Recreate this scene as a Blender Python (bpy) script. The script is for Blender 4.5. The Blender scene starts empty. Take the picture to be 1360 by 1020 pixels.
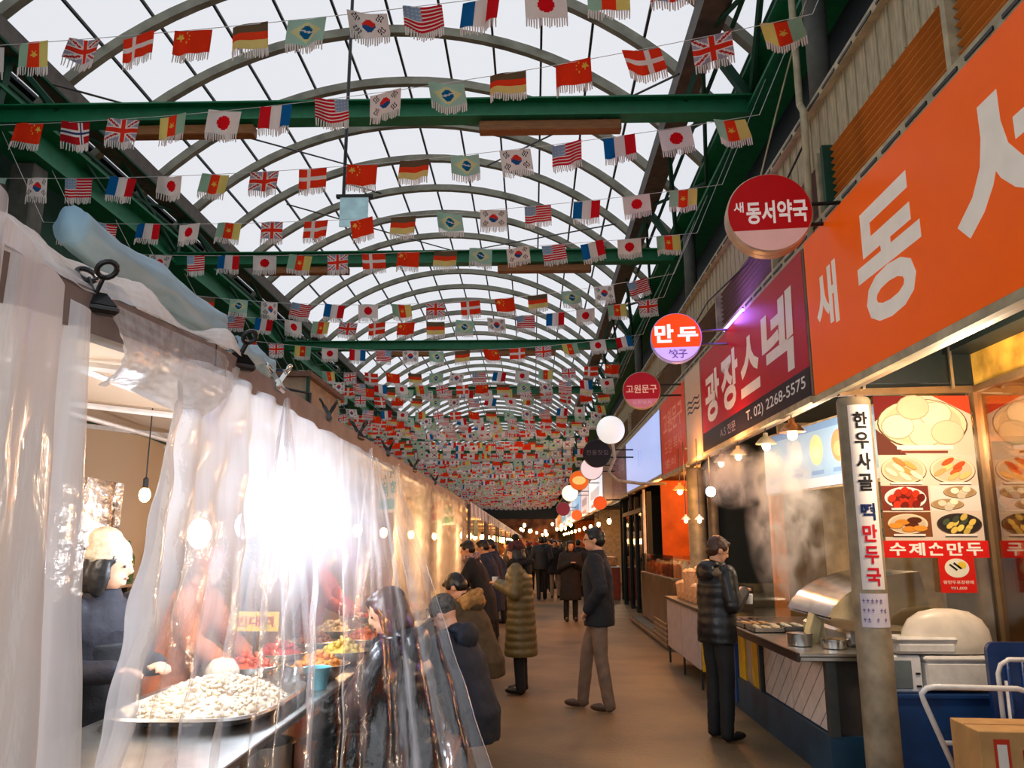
import bpy, bmesh, math, random
from mathutils import Vector, Matrix
random.seed(7)
R = math.radians
S = bpy.context.scene
COL = S.collection

# ------------------------------------------------------------ camera, sky, exposure
CAM_H, F_PX, PITCH, YAW = 1.6, 1050.0, R(11.4), R(1.5)
cd = bpy.data.cameras.new('camera'); cam = bpy.data.objects.new('camera', cd); COL.objects.link(cam)
cam.location = (0, 0, CAM_H); cam.rotation_euler = (R(90) + PITCH, 0, YAW)
cd.sensor_width = 36.0; cd.lens = 36.0 * F_PX / 1360.0; cd.clip_start = 0.05; cd.clip_end = 500
S.camera = cam
W = bpy.data.worlds.new('overcast_sky'); S.world = W; W.use_nodes = True
bg = W.node_tree.nodes['Background']
bg.inputs['Color'].default_value = (0.90, 0.915, 0.96, 1); bg.inputs['Strength'].default_value = 0.92
S.view_settings.view_transform = 'Standard'; S.view_settings.look = 'None'
S.view_settings.exposure = 0.0; S.view_settings.gamma = 1.0; S.view_settings.use_curve_mapping = False
S.cycles.use_denoising = True
S.cycles.max_bounces = 7; S.cycles.transparent_max_bounces = 24; S.cycles.volume_bounces = 1
S.cycles.sample_clamp_indirect = 6.0
S.cycles.caustics_reflective = False; S.cycles.caustics_refractive = False

def at(u, v, X=None, Y=None, Z=None):
    """where the sight line through photo point (u, v) meets the plane X=, Y= or Z="""
    dx, dy = u - 680, v - 510
    y = F_PX*math.cos(PITCH) + dy*math.sin(PITCH); z = F_PX*math.sin(PITCH) - dy*math.cos(PITCH)
    c, s = math.cos(YAW), math.sin(YAW)
    r = Vector((c*dx - s*y, s*dx + c*y, z))
    t = X/r.x if X is not None else Y/r.y if Y is not None else (Z - CAM_H)/r.z
    return r*t + Vector((0, 0, CAM_H))

# ------------------------------------------------------------ materials
def lin(c):
    return tuple(((x/12.92) if x <= 0.04045 else ((x+0.055)/1.055)**2.4) for x in c)
def srgb(r, g, b): return lin((r/255, g/255, b/255))
MATS = {}
def mat(name, rgb, rough=0.6, metal=0.0, var=0.12, scale=8.0, bump=0.0, bscale=None, emit=0.0, spec=0.5, stretch=None, coat=0.0, sheen=0.0):
    """principled surface whose colour wavers a little with a 3-D noise"""
    if name in MATS: return MATS[name]
    m = bpy.data.materials.new(name); m.use_nodes = True; MATS[name] = m
    nt = m.node_tree; b = nt.nodes['Principled BSDF']; N = nt.nodes.new; L = nt.links.new
    c = srgb(*rgb)
    tc = N('ShaderNodeTexCoord'); mp = N('ShaderNodeMapping'); L(tc.outputs['Object'], mp.inputs[0])
    if stretch: mp.inputs['Scale'].default_value = stretch
    no = N('ShaderNodeTexNoise'); no.inputs['Scale'].default_value = scale; no.inputs['Detail'].default_value = 4
    L(mp.outputs[0], no.inputs['Vector'])
    rp = N('ShaderNodeValToRGB'); rp.color_ramp.elements[0].position = 0.3; rp.color_ramp.elements[1].position = 0.7
    rp.color_ramp.elements[0].color = tuple(x*(1-var*1.6) for x in c) + (1,)
    rp.color_ramp.elements[1].color = tuple(min(1, x*(1+var)) for x in c) + (1,)
    L(no.outputs[0], rp.inputs[0]); L(rp.outputs[0], b.inputs['Base Color'])
    b.inputs['Roughness'].default_value = rough; b.inputs['Metallic'].default_value = metal
    b.inputs['Specular IOR Level'].default_value = spec; b.inputs['Coat Weight'].default_value = coat
    b.inputs['Sheen Weight'].default_value = sheen
    if bump:
        bn = N('ShaderNodeTexNoise'); bn.inputs['Scale'].default_value = bscale or scale*3; bn.inputs['Detail'].default_value = 3
        L(mp.outputs[0], bn.inputs['Vector'])
        bp = N('ShaderNodeBump'); bp.inputs['Strength'].default_value = bump; bp.inputs['Distance'].default_value = 0.02
        L(bn.outputs[0], bp.inputs['Height']); L(bp.outputs[0], b.inputs['Normal'])
    if emit:
        L(rp.outputs[0], b.inputs['Emission Color']); b.inputs['Emission Strength'].default_value = emit
    return m
def print_mat(name, rough=0.4, emit=0.0, trans=0.0):
    """flat print: the colour comes from the mesh's colour attribute"""
    if name in MATS: return MATS[name]
    m = bpy.data.materials.new(name); m.use_nodes = True; MATS[name] = m
    nt = m.node_tree; b = nt.nodes['Principled BSDF']; N = nt.nodes.new; L = nt.links.new
    a = N('ShaderNodeVertexColor'); a.layer_name = 'print'
    tc = N('ShaderNodeTexCoord'); no = N('ShaderNodeTexNoise'); no.inputs['Scale'].default_value = 6; L(tc.outputs['Object'], no.inputs['Vector'])
    mr = N('ShaderNodeMapRange'); mr.inputs[3].default_value = 0.88; mr.inputs[4].default_value = 1.08; L(no.outputs[0], mr.inputs[0])
    vm = N('ShaderNodeVectorMath'); vm.operation = 'SCALE'; L(a.outputs[0], vm.inputs[0]); L(mr.outputs[0], vm.inputs['Scale'])
    L(vm.outputs[0], b.inputs['Base Color']); b.inputs['Roughness'].default_value = rough; b.inputs['Specular IOR Level'].default_value = 0.15
    if emit:
        L(vm.outputs[0], b.inputs['Emission Color']); b.inputs['Emission Strength'].default_value = emit
    if trans:
        t = N('ShaderNodeBsdfTranslucent'); L(vm.outputs[0], t.inputs[0]); mx = N('ShaderNodeMixShader'); mx.inputs[0].default_value = trans
        L(b.outputs[0], mx.inputs[1]); L(t.outputs[0], mx.inputs[2]); L(mx.outputs[0], nt.nodes['Material Output'].inputs[0])
    return m
def emis(name, rgb, k):
    if name in MATS: return MATS[name]
    m = bpy.data.materials.new(name); m.use_nodes = True; MATS[name] = m
    b = m.node_tree.nodes['Principled BSDF']; c = lin(tuple(x/255 for x in rgb)) + (1,)
    b.inputs['Base Color'].default_value = c; b.inputs['Emission Color'].default_value = c; b.inputs['Emission Strength'].default_value = k
    return m
def glass_mat(name, rgb, clear=0.8, rough=0.05):
    if name in MATS: return MATS[name]
    m = bpy.data.materials.new(name); m.use_nodes = True; MATS[name] = m
    nt = m.node_tree; N = nt.nodes.new; L = nt.links.new; nt.nodes.remove(nt.nodes['Principled BSDF'])
    t = N('ShaderNodeBsdfTransparent'); t.inputs[0].default_value = srgb(*rgb) + (1,)
    g = N('ShaderNodeBsdfGlossy'); g.inputs['Roughness'].default_value = rough
    lw = N('ShaderNodeLayerWeight'); lw.inputs[0].default_value = 0.35
    mr = N('ShaderNodeMapRange'); mr.inputs[3].default_value = 1-clear; mr.inputs[4].default_value = 0.75; L(lw.outputs['Fresnel'], mr.inputs[0])
    mx = N('ShaderNodeMixShader'); L(mr.outputs[0], mx.inputs[0]); L(t.outputs[0], mx.inputs[1]); L(g.outputs[0], mx.inputs[2])
    L(mx.outputs[0], nt.nodes['Material Output'].inputs[0]); return m
def film_mat(name, tint=(236, 238, 246), streak=0.45, base=0.0, trans=0.62, gl=0.30, crumple=0.5, su=46.0, sv=2.2):
    """thin plastic film: clear where dry, milky where fogged (mesh attribute 'haze'), wet streaks run down it"""
    if name in MATS: return MATS[name]
    m = bpy.data.materials.new(name); m.use_nodes = True; MATS[name] = m
    nt = m.node_tree; N = nt.nodes.new; L = nt.links.new; nt.nodes.remove(nt.nodes['Principled BSDF'])
    def math_(op, a, b_=None, clamp=False):
        n = N('ShaderNodeMath'); n.operation = op; n.use_clamp = clamp
        for i, x in enumerate((a, b_)):
            if x is None: continue
            if isinstance(x, (int, float)): n.inputs[i].default_value = x
            else: L(x, n.inputs[i])
        return n.outputs[0]
    uv = N('ShaderNodeUVMap'); uv.uv_map = 'UVMap'
    mp = N('ShaderNodeMapping'); L(uv.outputs[0], mp.inputs[0]); mp.inputs['Scale'].default_value = (su, sv, 1)
    n1 = N('ShaderNodeTexNoise'); n1.inputs['Scale'].default_value = 1.0; n1.inputs['Detail'].default_value = 5; L(mp.outputs[0], n1.inputs['Vector'])
    mp2 = N('ShaderNodeMapping'); L(uv.outputs[0], mp2.inputs[0]); mp2.inputs['Scale'].default_value = (5, 4, 1)
    n2 = N('ShaderNodeTexNoise'); n2.inputs['Scale'].default_value = 1.5; n2.inputs['Detail'].default_value = 6; L(mp2.outputs[0], n2.inputs['Vector'])
    at_ = N('ShaderNodeAttribute'); at_.attribute_name = 'haze'
    s1 = math_('MULTIPLY', math_('SUBTRACT', n1.outputs[0], 0.5), streak*2.2)
    s2 = math_('MULTIPLY', math_('SUBTRACT', n2.outputs[0], 0.5), streak*1.2)
    hz = math_('ADD', math_('ADD', math_('ADD', at_.outputs['Fac'], base), s1), s2, True)
    col = srgb(*tint) + (1,)
    tr = N('ShaderNodeBsdfTransparent'); tr.inputs[0].default_value = (0.97, 0.975, 0.98, 1)
    df = N('ShaderNodeBsdfDiffuse'); df.inputs[0].default_value = col
    tl = N('ShaderNodeBsdfTranslucent'); tl.inputs[0].default_value = col
    m1 = N('ShaderNodeMixShader'); m1.inputs[0].default_value = trans; L(df.outputs[0], m1.inputs[1]); L(tl.outputs[0], m1.inputs[2])
    m2 = N('ShaderNodeMixShader'); L(hz, m2.inputs[0]); L(tr.outputs[0], m2.inputs[1]); L(m1.outputs[0], m2.inputs[2])
    gs = N('ShaderNodeBsdfGlossy'); gs.inputs['Roughness'].default_value = 0.14
    n3 = N('ShaderNodeTexNoise'); n3.inputs['Scale'].default_value = 14; n3.inputs['Detail'].default_value = 4
    mp3 = N('ShaderNodeMapping'); L(uv.outputs[0], mp3.inputs[0]); mp3.inputs['Scale'].default_value = (2.4, 1.0, 1); L(mp3.outputs[0], n3.inputs['Vector'])
    bp = N('ShaderNodeBump'); bp.inputs['Strength'].default_value = crumple; bp.inputs['Distance'].default_value = 0.03
    L(n3.outputs[0], bp.inputs['Height']); L(bp.outputs[0], gs.inputs['Normal'])
    lw = N('ShaderNodeLayerWeight'); lw.inputs[0].default_value = 0.4; L(bp.outputs[0], lw.inputs['Normal'])
    gf = math_('MULTIPLY', lw.outputs['Fresnel'], gl*1.6, True)
    m3 = N('ShaderNodeMixShader'); L(gf, m3.inputs[0]); L(m2.outputs[0], m3.inputs[1]); L(gs.outputs[0], m3.inputs[2])
    L(m3.outputs[0], nt.nodes['Material Output'].inputs[0]); return m

# ------------------------------------------------------------ mesh builders
def V(*a): return Vector(a)
class MB:
    """collects shapes, then links them as ONE mesh object"""
    def __init__(s): s.v = []; s.f = []; s.mi = []; s.cur = 0
    def m(s, i): s.cur = i; return s
    def add(s, vs, fs):
        n = len(s.v); s.v += [tuple(p) for p in vs]; s.f += [tuple(i+n for i in f) for f in fs]; s.mi += [s.cur]*len(fs); return s
    def box(s, a, b, bev=0.0):
        (x0, y0, z0), (x1, y1, z1) = a, b
        x0, x1 = min(x0, x1), max(x0, x1); y0, y1 = min(y0, y1), max(y0, y1); z0, z1 = min(z0, z1), max(z0, z1)
        if not bev:
            return s.add([(x, y, z) for z in (z0, z1) for y in (y0, y1) for x in (x0, x1)], [(0,2,3,1),(4,5,7,6),(0,1,5,4),(2,6,7,3),(0,4,6,2),(1,3,7,5)])
        b_ = min(bev, (x1-x0)*.45, (y1-y0)*.45, (z1-z0)*.45); vs = []; idx = {}
        for iz in (0, 1):
            for iy in (0, 1):
                for ix in (0, 1):
                    c = ((x0, x1)[ix], (y0, y1)[iy], (z0, z1)[iz]); sg = (1-2*ix, 1-2*iy, 1-2*iz)
                    for ax in range(3):
                        p = [c[k] + (0 if k == ax else sg[k]*b_) for k in range(3)]
                        idx[(ix, iy, iz, ax)] = len(vs); vs.append(p)
        fs = []
        for ax in range(3):
            o = [k for k in range(3) if k != ax]
            for sd in (0, 1):
                q = []
                for (p_, q_) in ((0,0),(1,0),(1,1),(0,1)):
                    k = [0,0,0]; k[ax] = sd; k[o[0]] = p_; k[o[1]] = q_; q.append(idx[(k[0],k[1],k[2],ax)])
                if (sd == 1) == (ax == 1): q.reverse()
                fs.append(q)
        for ax in range(3):
            o = [k for k in range(3) if k != ax]
            for p_ in (0, 1):
                for q_ in (0, 1):
                    def g(e, a2):
                        k = [0,0,0]; k[ax] = e; k[o[0]] = p_; k[o[1]] = q_; return idx[(k[0],k[1],k[2],a2)]
                    fs.append((g(0,o[0]), g(1,o[0]), g(1,o[1]), g(0,o[1])))
        for iz in (0, 1):
            for iy in (0, 1):
                for ix in (0, 1): fs.append((idx[(ix,iy,iz,0)], idx[(ix,iy,iz,1)], idx[(ix,iy,iz,2)]))
        return s.add(vs, fs)
    def tube(s, pts, r, n=8, cap=True, closed=False):
        pts = [Vector(p) for p in pts]; rs = r if isinstance(r, (list, tuple)) else [r]*len(pts)
        vs = []; up = None; N_ = len(pts)
        for i, p in enumerate(pts):
            if closed: d = pts[(i+1) % N_] - pts[i-1]
            else: d = pts[min(i+1, N_-1)] - pts[max(i-1, 0)]
            d.normalize()
            if up is None: up = d.orthogonal().normalized()
            up = (up - d*up.dot(d)); up = up.normalized() if up.length > 1e-5 else d.orthogonal().normalized()
            w = d.cross(up)
            for k in range(n):
                a = 2*math.pi*(k+0.5)/n; vs.append(p + (up*math.cos(a) + w*math.sin(a))*rs[i])
        fs = []
        for i in range(N_ if closed else N_-1):
            j = (i+1) % N_
            for k in range(n): fs.append((i*n+k, i*n+(k+1) % n, j*n+(k+1) % n, j*n+k))
        if cap and not closed:
            fs.append(tuple(range(n-1, -1, -1))); fs.append(tuple((N_-1)*n+k for k in range(n)))
        return s.add(vs, fs)
    def bar(s, a, b, w, h, up=(0, 0, 1)):
        a, b = Vector(a), Vector(b); d = (b-a).normalized(); up = Vector(up)
        sd = d.cross(up); sd = sd.normalized() if sd.length > 1e-4 else d.orthogonal().normalized(); u = sd.cross(d)
        vs = [p + sd*(i*w/2) + u*(j*h/2) for p in (a, b) for (i, j) in ((-1,-1),(1,-1),(1,1),(-1,1))]
        return s.add(vs, [(3,2,1,0),(4,5,6,7),(0,1,5,4),(1,2,6,5),(2,3,7,6),(3,0,4,7)])
    def lathe(s, prof, c=(0, 0, 0), n=20, axis='z'):
        c = Vector(c); vs = []
        for (r, h) in prof:
            for k in range(n):
                a = 2*math.pi*k/n; p = (r*math.cos(a), r*math.sin(a), h)
                if axis == 'x': p = (h, r*math.cos(a), r*math.sin(a))
                if axis == 'y': p = (r*math.sin(a), h, r*math.cos(a))
                vs.append(c + Vector(p))
        fs = [(i*n+k, i*n+(k+1) % n, (i+1)*n+(k+1) % n, (i+1)*n+k) for i in range(len(prof)-1) for k in range(n)]
        fs.append(tuple(range(n-1, -1, -1))); fs.append(tuple((len(prof)-1)*n+k for k in range(n)))
        return s.add(vs, fs)
    def ell(s, c, r, rot=None, nu=12, nv=8):
        c = Vector(c); vs = [c + (rot @ Vector((0,0,-r[2])) if rot else Vector((0,0,-r[2])))]
        for j in range(1, nv):
            t = -math.pi/2 + math.pi*j/nv
            for i in range(nu):
                a = 2*math.pi*i/nu; p = Vector((r[0]*math.cos(t)*math.cos(a), r[1]*math.cos(t)*math.sin(a), r[2]*math.sin(t)))
                vs.append(c + (rot @ p if rot else p))
        p = Vector((0,0,r[2])); vs.append(c + (rot @ p if rot else p)); fs = []
        for i in range(nu):
            fs.append((0, 1+(i+1) % nu, 1+i)); b_ = 1+(nv-2)*nu; fs.append((b_+i, b_+(i+1) % nu, len(vs)-1))
        for j in range(nv-2):
            for i in range(nu): fs.append((1+j*nu+i, 1+j*nu+(i+1) % nu, 1+(j+1)*nu+(i+1) % nu, 1+(j+1)*nu+i))
        return s.add(vs, fs)
    def loft(s, rings, n=18):
        """rings: (centre, half width x, half width y) stacked into one closed body"""
        vs = []
        for (c, wx, wy) in rings:
            c = Vector(c)
            for k in range(n):
                a = 2*math.pi*k/n; vs.append(c + Vector((wx*math.cos(a), wy*math.sin(a), 0)))
        fs = [(i*n+k, i*n+(k+1) % n, (i+1)*n+(k+1) % n, (i+1)*n+k) for i in range(len(rings)-1) for k in range(n)]
        fs.append(tuple(range(n-1, -1, -1))); fs.append(tuple((len(rings)-1)*n+k for k in range(n)))
        return s.add(vs, fs)
    def prism(s, poly, org, r, u, t):
        """2-D outline poly in the frame (org, right r, up u), t thick along the normal"""
        org, r, u = Vector(org), Vector(r), Vector(u); nn = r.cross(u)
        k = len(poly); vs = [org + r*a + u*b_ for a, b_ in poly] + [org + r*a + u*b_ + nn*t for a, b_ in poly]
        return s.add(vs, [tuple(range(k-1, -1, -1)), tuple(range(k, 2*k))] + [(i, (i+1) % k, (i+1) % k + k, i+k) for i in range(k)])
    def grid(s, P, nu, nv):
        vs = [P(i/nu, j/nv) for j in range(nv+1) for i in range(nu+1)]
        return s.add(vs, [(j*(nu+1)+i, j*(nu+1)+i+1, (j+1)*(nu+1)+i+1, (j+1)*(nu+1)+i) for j in range(nv) for i in range(nu)])
    def mesh(s, name, mats):
        me = bpy.data.meshes.new(name); me.from_pydata(s.v, [], s.f)
        for m_ in (mats if isinstance(mats, (list, tuple)) else [mats]): me.materials.append(m_)
        me.polygons.foreach_set('material_index', s.mi); return me
    def build(s, name, mats, parent=None, smooth=False, loc=None):
        me = s.mesh(name, mats)
        if smooth: me.shade_smooth() if smooth is True else shade_auto(me, smooth)
        return link(name, me, parent, loc)
def shade_auto(me, ang):
    me.shade_smooth()
    bm = bmesh.new(); bm.from_mesh(me)
    for e in bm.edges:
        if len(e.link_faces) == 2 and e.calc_face_angle(0) > ang: e.smooth = False
    bm.to_mesh(me); bm.free()
def link(name, me, parent=None, loc=None):
    o = bpy.data.objects.new(name, me); COL.objects.link(o)
    if parent:
        o.parent = parent
        if parent.type == 'EMPTY' and parent.get('_w'): o.matrix_parent_inverse = Matrix.LocRotScale(parent.location, parent.rotation_euler, None).inverted()
    if loc is not None: o.location = loc
    return o
def thing(name, label, cat, loc=(0, 0, 0), rz=0.0, group=None, kind=None, world=False):
    """an Empty at the thing's base; world=True: its parts are given in world coordinates"""
    o = bpy.data.objects.new(name, None); COL.objects.link(o); o.location = loc; o.rotation_euler = (0, 0, rz); o.empty_display_size = 0.1
    if world: o['_w'] = 1
    return tag(o, label, cat, group, kind)
def tag(o, label=None, cat=None, group=None, kind=None):
    if label: o['label'] = label
    if cat: o['category'] = cat
    if group: o['group'] = group
    if kind: o['kind'] = kind
    return o
def struct(name, label=None, loc=(0, 0, 0)):
    o = bpy.data.objects.new(name, None); COL.objects.link(o); o.location = loc; o['kind'] = 'structure'; o['category'] = 'structure'
    if label: o['label'] = label
    return o
def point(loc, rgb, w, r=0.05, name='lamp_or_fill_light', parent=None):
    l = bpy.data.lights.new(name, 'POINT'); l.color = lin(tuple(x/255 for x in rgb)); l.energy = w; l.shadow_soft_size = r
    o = bpy.data.objects.new(name, l); COL.objects.link(o); o.location = loc
    if parent:
        o.parent = parent; o.matrix_parent_inverse = Matrix.Translation(parent.location).inverted()
    return o

# ------------------------------------------------------------ flat print: rectangles, discs and lettering in one mesh
TXT = {}
def text2d(s, bold=0.0):
    if (s, bold) in TXT: return TXT[(s, bold)]
    c = bpy.data.curves.new('lettering', 'FONT'); c.body = s; c.offset = bold; c.resolution_u = 3
    o = bpy.data.objects.new('lettering', c); me = bpy.data.meshes.new_from_object(o)
    vs = [(v.co.x, v.co.y) for v in me.vertices]; fs = [tuple(p.vertices) for p in me.polygons]
    bpy.data.objects.remove(o); bpy.data.curves.remove(c); bpy.data.meshes.remove(me)
    xs = [p[0] for p in vs] or [0]; ys = [p[1] for p in vs] or [0]
    x0, x1, y0, y1 = min(xs), max(xs), min(ys), max(ys)
    TXT[(s, bold)] = ([((x-x0)/max(1e-6, x1-x0), (y-y0)/max(1e-6, y1-y0)) for x, y in vs], fs); return TXT[(s, bold)]
class Print:
    def __init__(s): s.v = []; s.f = []; s.c = []
    def _add(s, pts, fs, col, lay):
        n = len(s.v); s.v += [(p[0], p[1], lay) for p in pts]; s.f += [tuple(i+n for i in f) for f in fs]; s.c += [srgb(*col)]*len(fs); return s
    def rect(s, x0, y0, x1, y1, col, lay=1): return s._add([(x0,y0),(x1,y0),(x1,y1),(x0,y1)], [(0,1,2,3)], col, lay)
    def poly(s, pts, col, lay=1): return s._add(pts, [tuple(range(len(pts)))], col, lay)
    def disc(s, cx, cy, rx, ry, col, lay=1, n=28, a0=0.0, a1=360.0, rot=0.0):
        p = []
        for i in range(n):
            a = R(a0 + (a1-a0)*i/(n if a1-a0 >= 360 else n-1)); x, y = rx*math.cos(a), ry*math.sin(a)
            p.append((cx + x*math.cos(rot) - y*math.sin(rot), cy + x*math.sin(rot) + y*math.cos(rot)))
        return s._add(p, [tuple(range(n))], col, lay)
    def text(s, t, x0, y0, x1, y1, col, lay=3, bold=0.015, skew=0.0):
        vs, fs = text2d(t, bold)
        return s._add([(x0+(x1-x0)*a + skew*(b-.5)*(y1-y0), y0+(y1-y0)*b) for a, b in vs], fs, col, lay)
    def build(s, name, org, r, u, m, parent=None, step=0.0012):
        org, r, u = Vector(org), Vector(r).normalized(), Vector(u).normalized(); nn = r.cross(u)
        me = bpy.data.meshes.new(name); me.from_pydata([org + r*a + u*b + nn*(step*l) for a, b, l in s.v], [], s.f)
        ca = me.color_attributes.new('print', 'FLOAT_COLOR', 'CORNER'); buf = []
        for f, c in zip(s.f, s.c): buf += (list(c) + [1.0])*len(f)
        ca.data.foreach_set('color', buf); me.materials.append(m); return link(name, me, parent)
_B = ['first', 'second', 'third', 'fourth', 'fifth', 'sixth', 'seventh', 'eighth', 'ninth', 'tenth', 'eleventh', 'twelfth', 'thirteenth', 'fourteenth', 'fifteenth', 'sixteenth', 'seventeenth', 'eighteenth', 'nineteenth', 'twentieth']
def nth(k): return _B[k] if k < 20 else 'twenty-' + _B[k-20]
TO_ROAD = (V(0, -1, 0), V(0, 0, 1))     # a sign that faces the aisle from its right side
TO_CAM = (V(1, 0, 0), V(0, 0, 1))       # a sign that faces the near end of the aisle
# ------------------------------------------------------------ shared materials
GREEN = mat('green_paint', (14, 118, 76), 0.5, bump=0.1)
DKGREEN = mat('dark_green_paint', (10, 72, 52), 0.55)
ARCHM = mat('weathered_steel', (134, 134, 118), 0.6, var=0.25, scale=3, bump=0.2)
ROD = mat('dark_rod', (40, 42, 42), 0.5)
WOOD = mat('plank_brown', (150, 98, 48), 0.6, var=0.2, stretch=(1, 12, 12))
DARK = mat('dark_board', (14, 26, 28), 0.7)
CONC = mat('cast_grey', (96, 98, 92), 0.8, bump=0.2)
STEEL = mat('brushed_steel', (190, 188, 182), 0.28, 0.9, bump=0.05)
BSTEEL = mat('bright_steel', (215, 215, 212), 0.2, 1.0)
WHITEP = mat('white_plastic', (232, 232, 234), 0.4)
BLACK = mat('black_plastic', (18, 18, 20), 0.4)
CREAM = mat('cream_metal', (196, 184, 158), 0.5, var=0.2)

# ------------------------------------------------------------ floor
FL = mat('worn_concrete', (120, 98, 68), 0.55, var=0.3, scale=0.9, bump=0.25, bscale=30)
m = MB(); m.box((-9.5, -6, -0.1), (6.5, 92, 0)); tag(m.build('floor', FL), 'worn brown concrete aisle floor', 'structure', kind='structure')

# ------------------------------------------------------------ arcade roof
XC, ZP, HALF, RISE = -2.2, 7.8, 4.3, 1.8
RAD = (HALF*HALF + RISE*RISE)/(2*RISE); AMAX = math.asin(HALF/RAD)
def arc(t, dr=0.0):
    a = -AMAX + 2*AMAX*t; return XC + (RAD+dr)*math.sin(a), ZP + RISE - RAD + (RAD+dr)*math.cos(a)
roof = struct('ceiling', 'arched translucent arcade roof on grey ribs and green beams', (XC, 0, 0)); roof['_w'] = 1
ym = [-4.45 + 1.42*k for k in range(64)]
def arch_mesh(y, n=26):
    m = MB(); vs = []
    for i in range(n+1):
        for (dr, dy) in ((-.07, -.055), (-.07, .055), (.07, .055), (.07, -.055)):
            x, z = arc(i/n, dr); vs.append((x, y+dy, z))
    m.add(vs, [(i*4+k, i*4+(k+1) % 4, (i+1)*4+(k+1) % 4, (i+1)*4+k) for i in range(n) for k in range(4)] + [(3,2,1,0), (n*4, n*4+1, n*4+2, n*4+3)])
    for s_ in (-1, 1): m.bar((XC+s_*HALF, y, ZP), (XC+s_*(HALF+.62), y, ZP-.66), .11, .13, (0, 1, 0))
    return m
am = arch_mesh(0).mesh('arch_rib', ARCHM)
for y in ym: o = link('arch_rib', am, roof); o.location = (0, y, 0)
pm = MB(); pm.box((-.018, -6, -.02), (.018, 86, .02)); pme = pm.mesh('purlin', ROD)
for k in range(1, 12):
    x, z = arc(k/12, .09); o = link('purlin', pme, roof); o.location = (x, 0, z)
# translucent sheets between the ribs
PAN = bpy.data.materials.new('translucent_sheet'); PAN.use_nodes = True
nt = PAN.node_tree; nt.nodes.remove(nt.nodes['Principled BSDF'])
t_ = nt.nodes.new('ShaderNodeBsdfTransparent'); t_.inputs[0].default_value = (.98, .98, .985, 1)
d_ = nt.nodes.new('ShaderNodeBsdfTranslucent'); d_.inputs[0].default_value = (.85, .87, .9, 1)
x_ = nt.nodes.new('ShaderNodeMixShader'); x_.inputs[0].default_value = .1
nt.links.new(t_.outputs[0], x_.inputs[1]); nt.links.new(d_.outputs[0], x_.inputs[2]); nt.links.new(x_.outputs[0], nt.nodes['Material Output'].inputs[0])
m = MB(); m.grid(lambda u, v: (arc(u, .12)[0], .03 + 1.36*v, arc(u, .12)[1]), 20, 1); pmesh = m.mesh('roof_sheet', PAN); pmesh.shade_smooth()
for y in ym[:-1]: o = link('roof_sheet', pmesh, roof); o.location = (0, y, 0)
# plate beams the ribs stand on, eaves beams in green, tie beams across
for x in (XC-HALF, XC+HALF):
    m = MB(); m.box((x-.16, -6, ZP-.26), (x+.16, 87, ZP+.02)); tag(m.build('plate_beam', mat('brown_grey_steel', (92, 84, 76), 0.6, var=.2), roof))
for x0, x1, s in ((-6.95, -6.5, -1), (2.55, 3.0, 1)):
    m = MB(); m.box((x0, -6, 6.62), (x1, 87, 6.66)); m.box((x0, -6, 7.1), (x1, 87, 7.14)); m.box(((x0+x1)/2-.02, -6, 6.66), ((x0+x1)/2+.02, 87, 7.1)); m.build('eaves_beam', GREEN, roof)
    m = MB(); xx = x0+.05 if s > 0 else x1-.05; m.tube([(xx, -6, 7.25), (xx, 87, 7.25)], .035, 6); m.tube([(xx-.25*s, -6, 7.5), (xx-.25*s, 87, 7.5)], .03, 6); m.build('edge_rail', DKGREEN, roof)
TY = [2.6, 8.7, 13.7, 20.2, 26.5] + [26.5 + 6.3*k for k in range(1, 10)]
for k, y in enumerate(TY):
    m = MB(); m.box((-6.6, y-.11, 6.6), (2.7, y+.11, 6.62)); m.box((-6.6, y-.11, 6.82), (2.7, y+.11, 6.84)); m.box((-6.6, y-.012, 6.62), (2.7, y+.012, 6.82)); m.build('tie_beam', GREEN, roof)
    if k < 5:
        for a, b in (((-5.0, -3.35), (-.62, 1.08)) if k < 3 else ((-4, -2.5), (-1, .6))):
            m = MB(); m.box((a, y-.05, 6.44), (b, y+.1, 6.57), .01); m.tube([(a+.2, y, 6.56), (a+.2, y, 6.62)], .012, 5); m.tube([(b-.2, y, 6.56), (b-.2, y, 6.62)], .012, 5); m.build('timber_plank', WOOD, roof)
    for s, xe, xp in ((-1, -6.6, XC-HALF), (1, 2.65, XC+HALF)):
        m = MB(); m.bar((xe, y, 6.8), (xp, y, ZP-.1), .1, .1, (0, 1, 0)); m.bar((xe - .8*s, y, 6.8), (xp+.1*s, y, ZP-.1), .06, .06, (0, 1, 0)); m.build('strut', DKGREEN, roof)
        if k+1 < len(TY) and k < 8:
            y2 = TY[k+1]; m = MB()
            m.tube([(xe, y, 6.9), (xp, (y+y2)/2, ZP-.15), (xe, y2, 6.9)], .04, 6); m.tube([(xp, y, ZP-.15), (xe, (y+y2)/2, 6.95), (xp, y2, ZP-.15)], .03, 6)
            m.build('diagonal_brace', DKGREEN, roof)
for (a, b) in (((-6.3, 9.2, 7.5), (-3.6, 15, 9.2)), ((-3.0, 9.4, 7.2), (.2, 13.5, 9.1)), ((1.9, 9.2, 7.5), (-.9, 15, 9.2)), ((-5, 15, 8.4), (-1, 21, 9.3)), ((1.7, 15, 7.9), (-1.6, 20, 9.3))):
    m = MB(); m.tube([a, b], .016, 5); m.build('tension_rod', ROD, roof)
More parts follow.
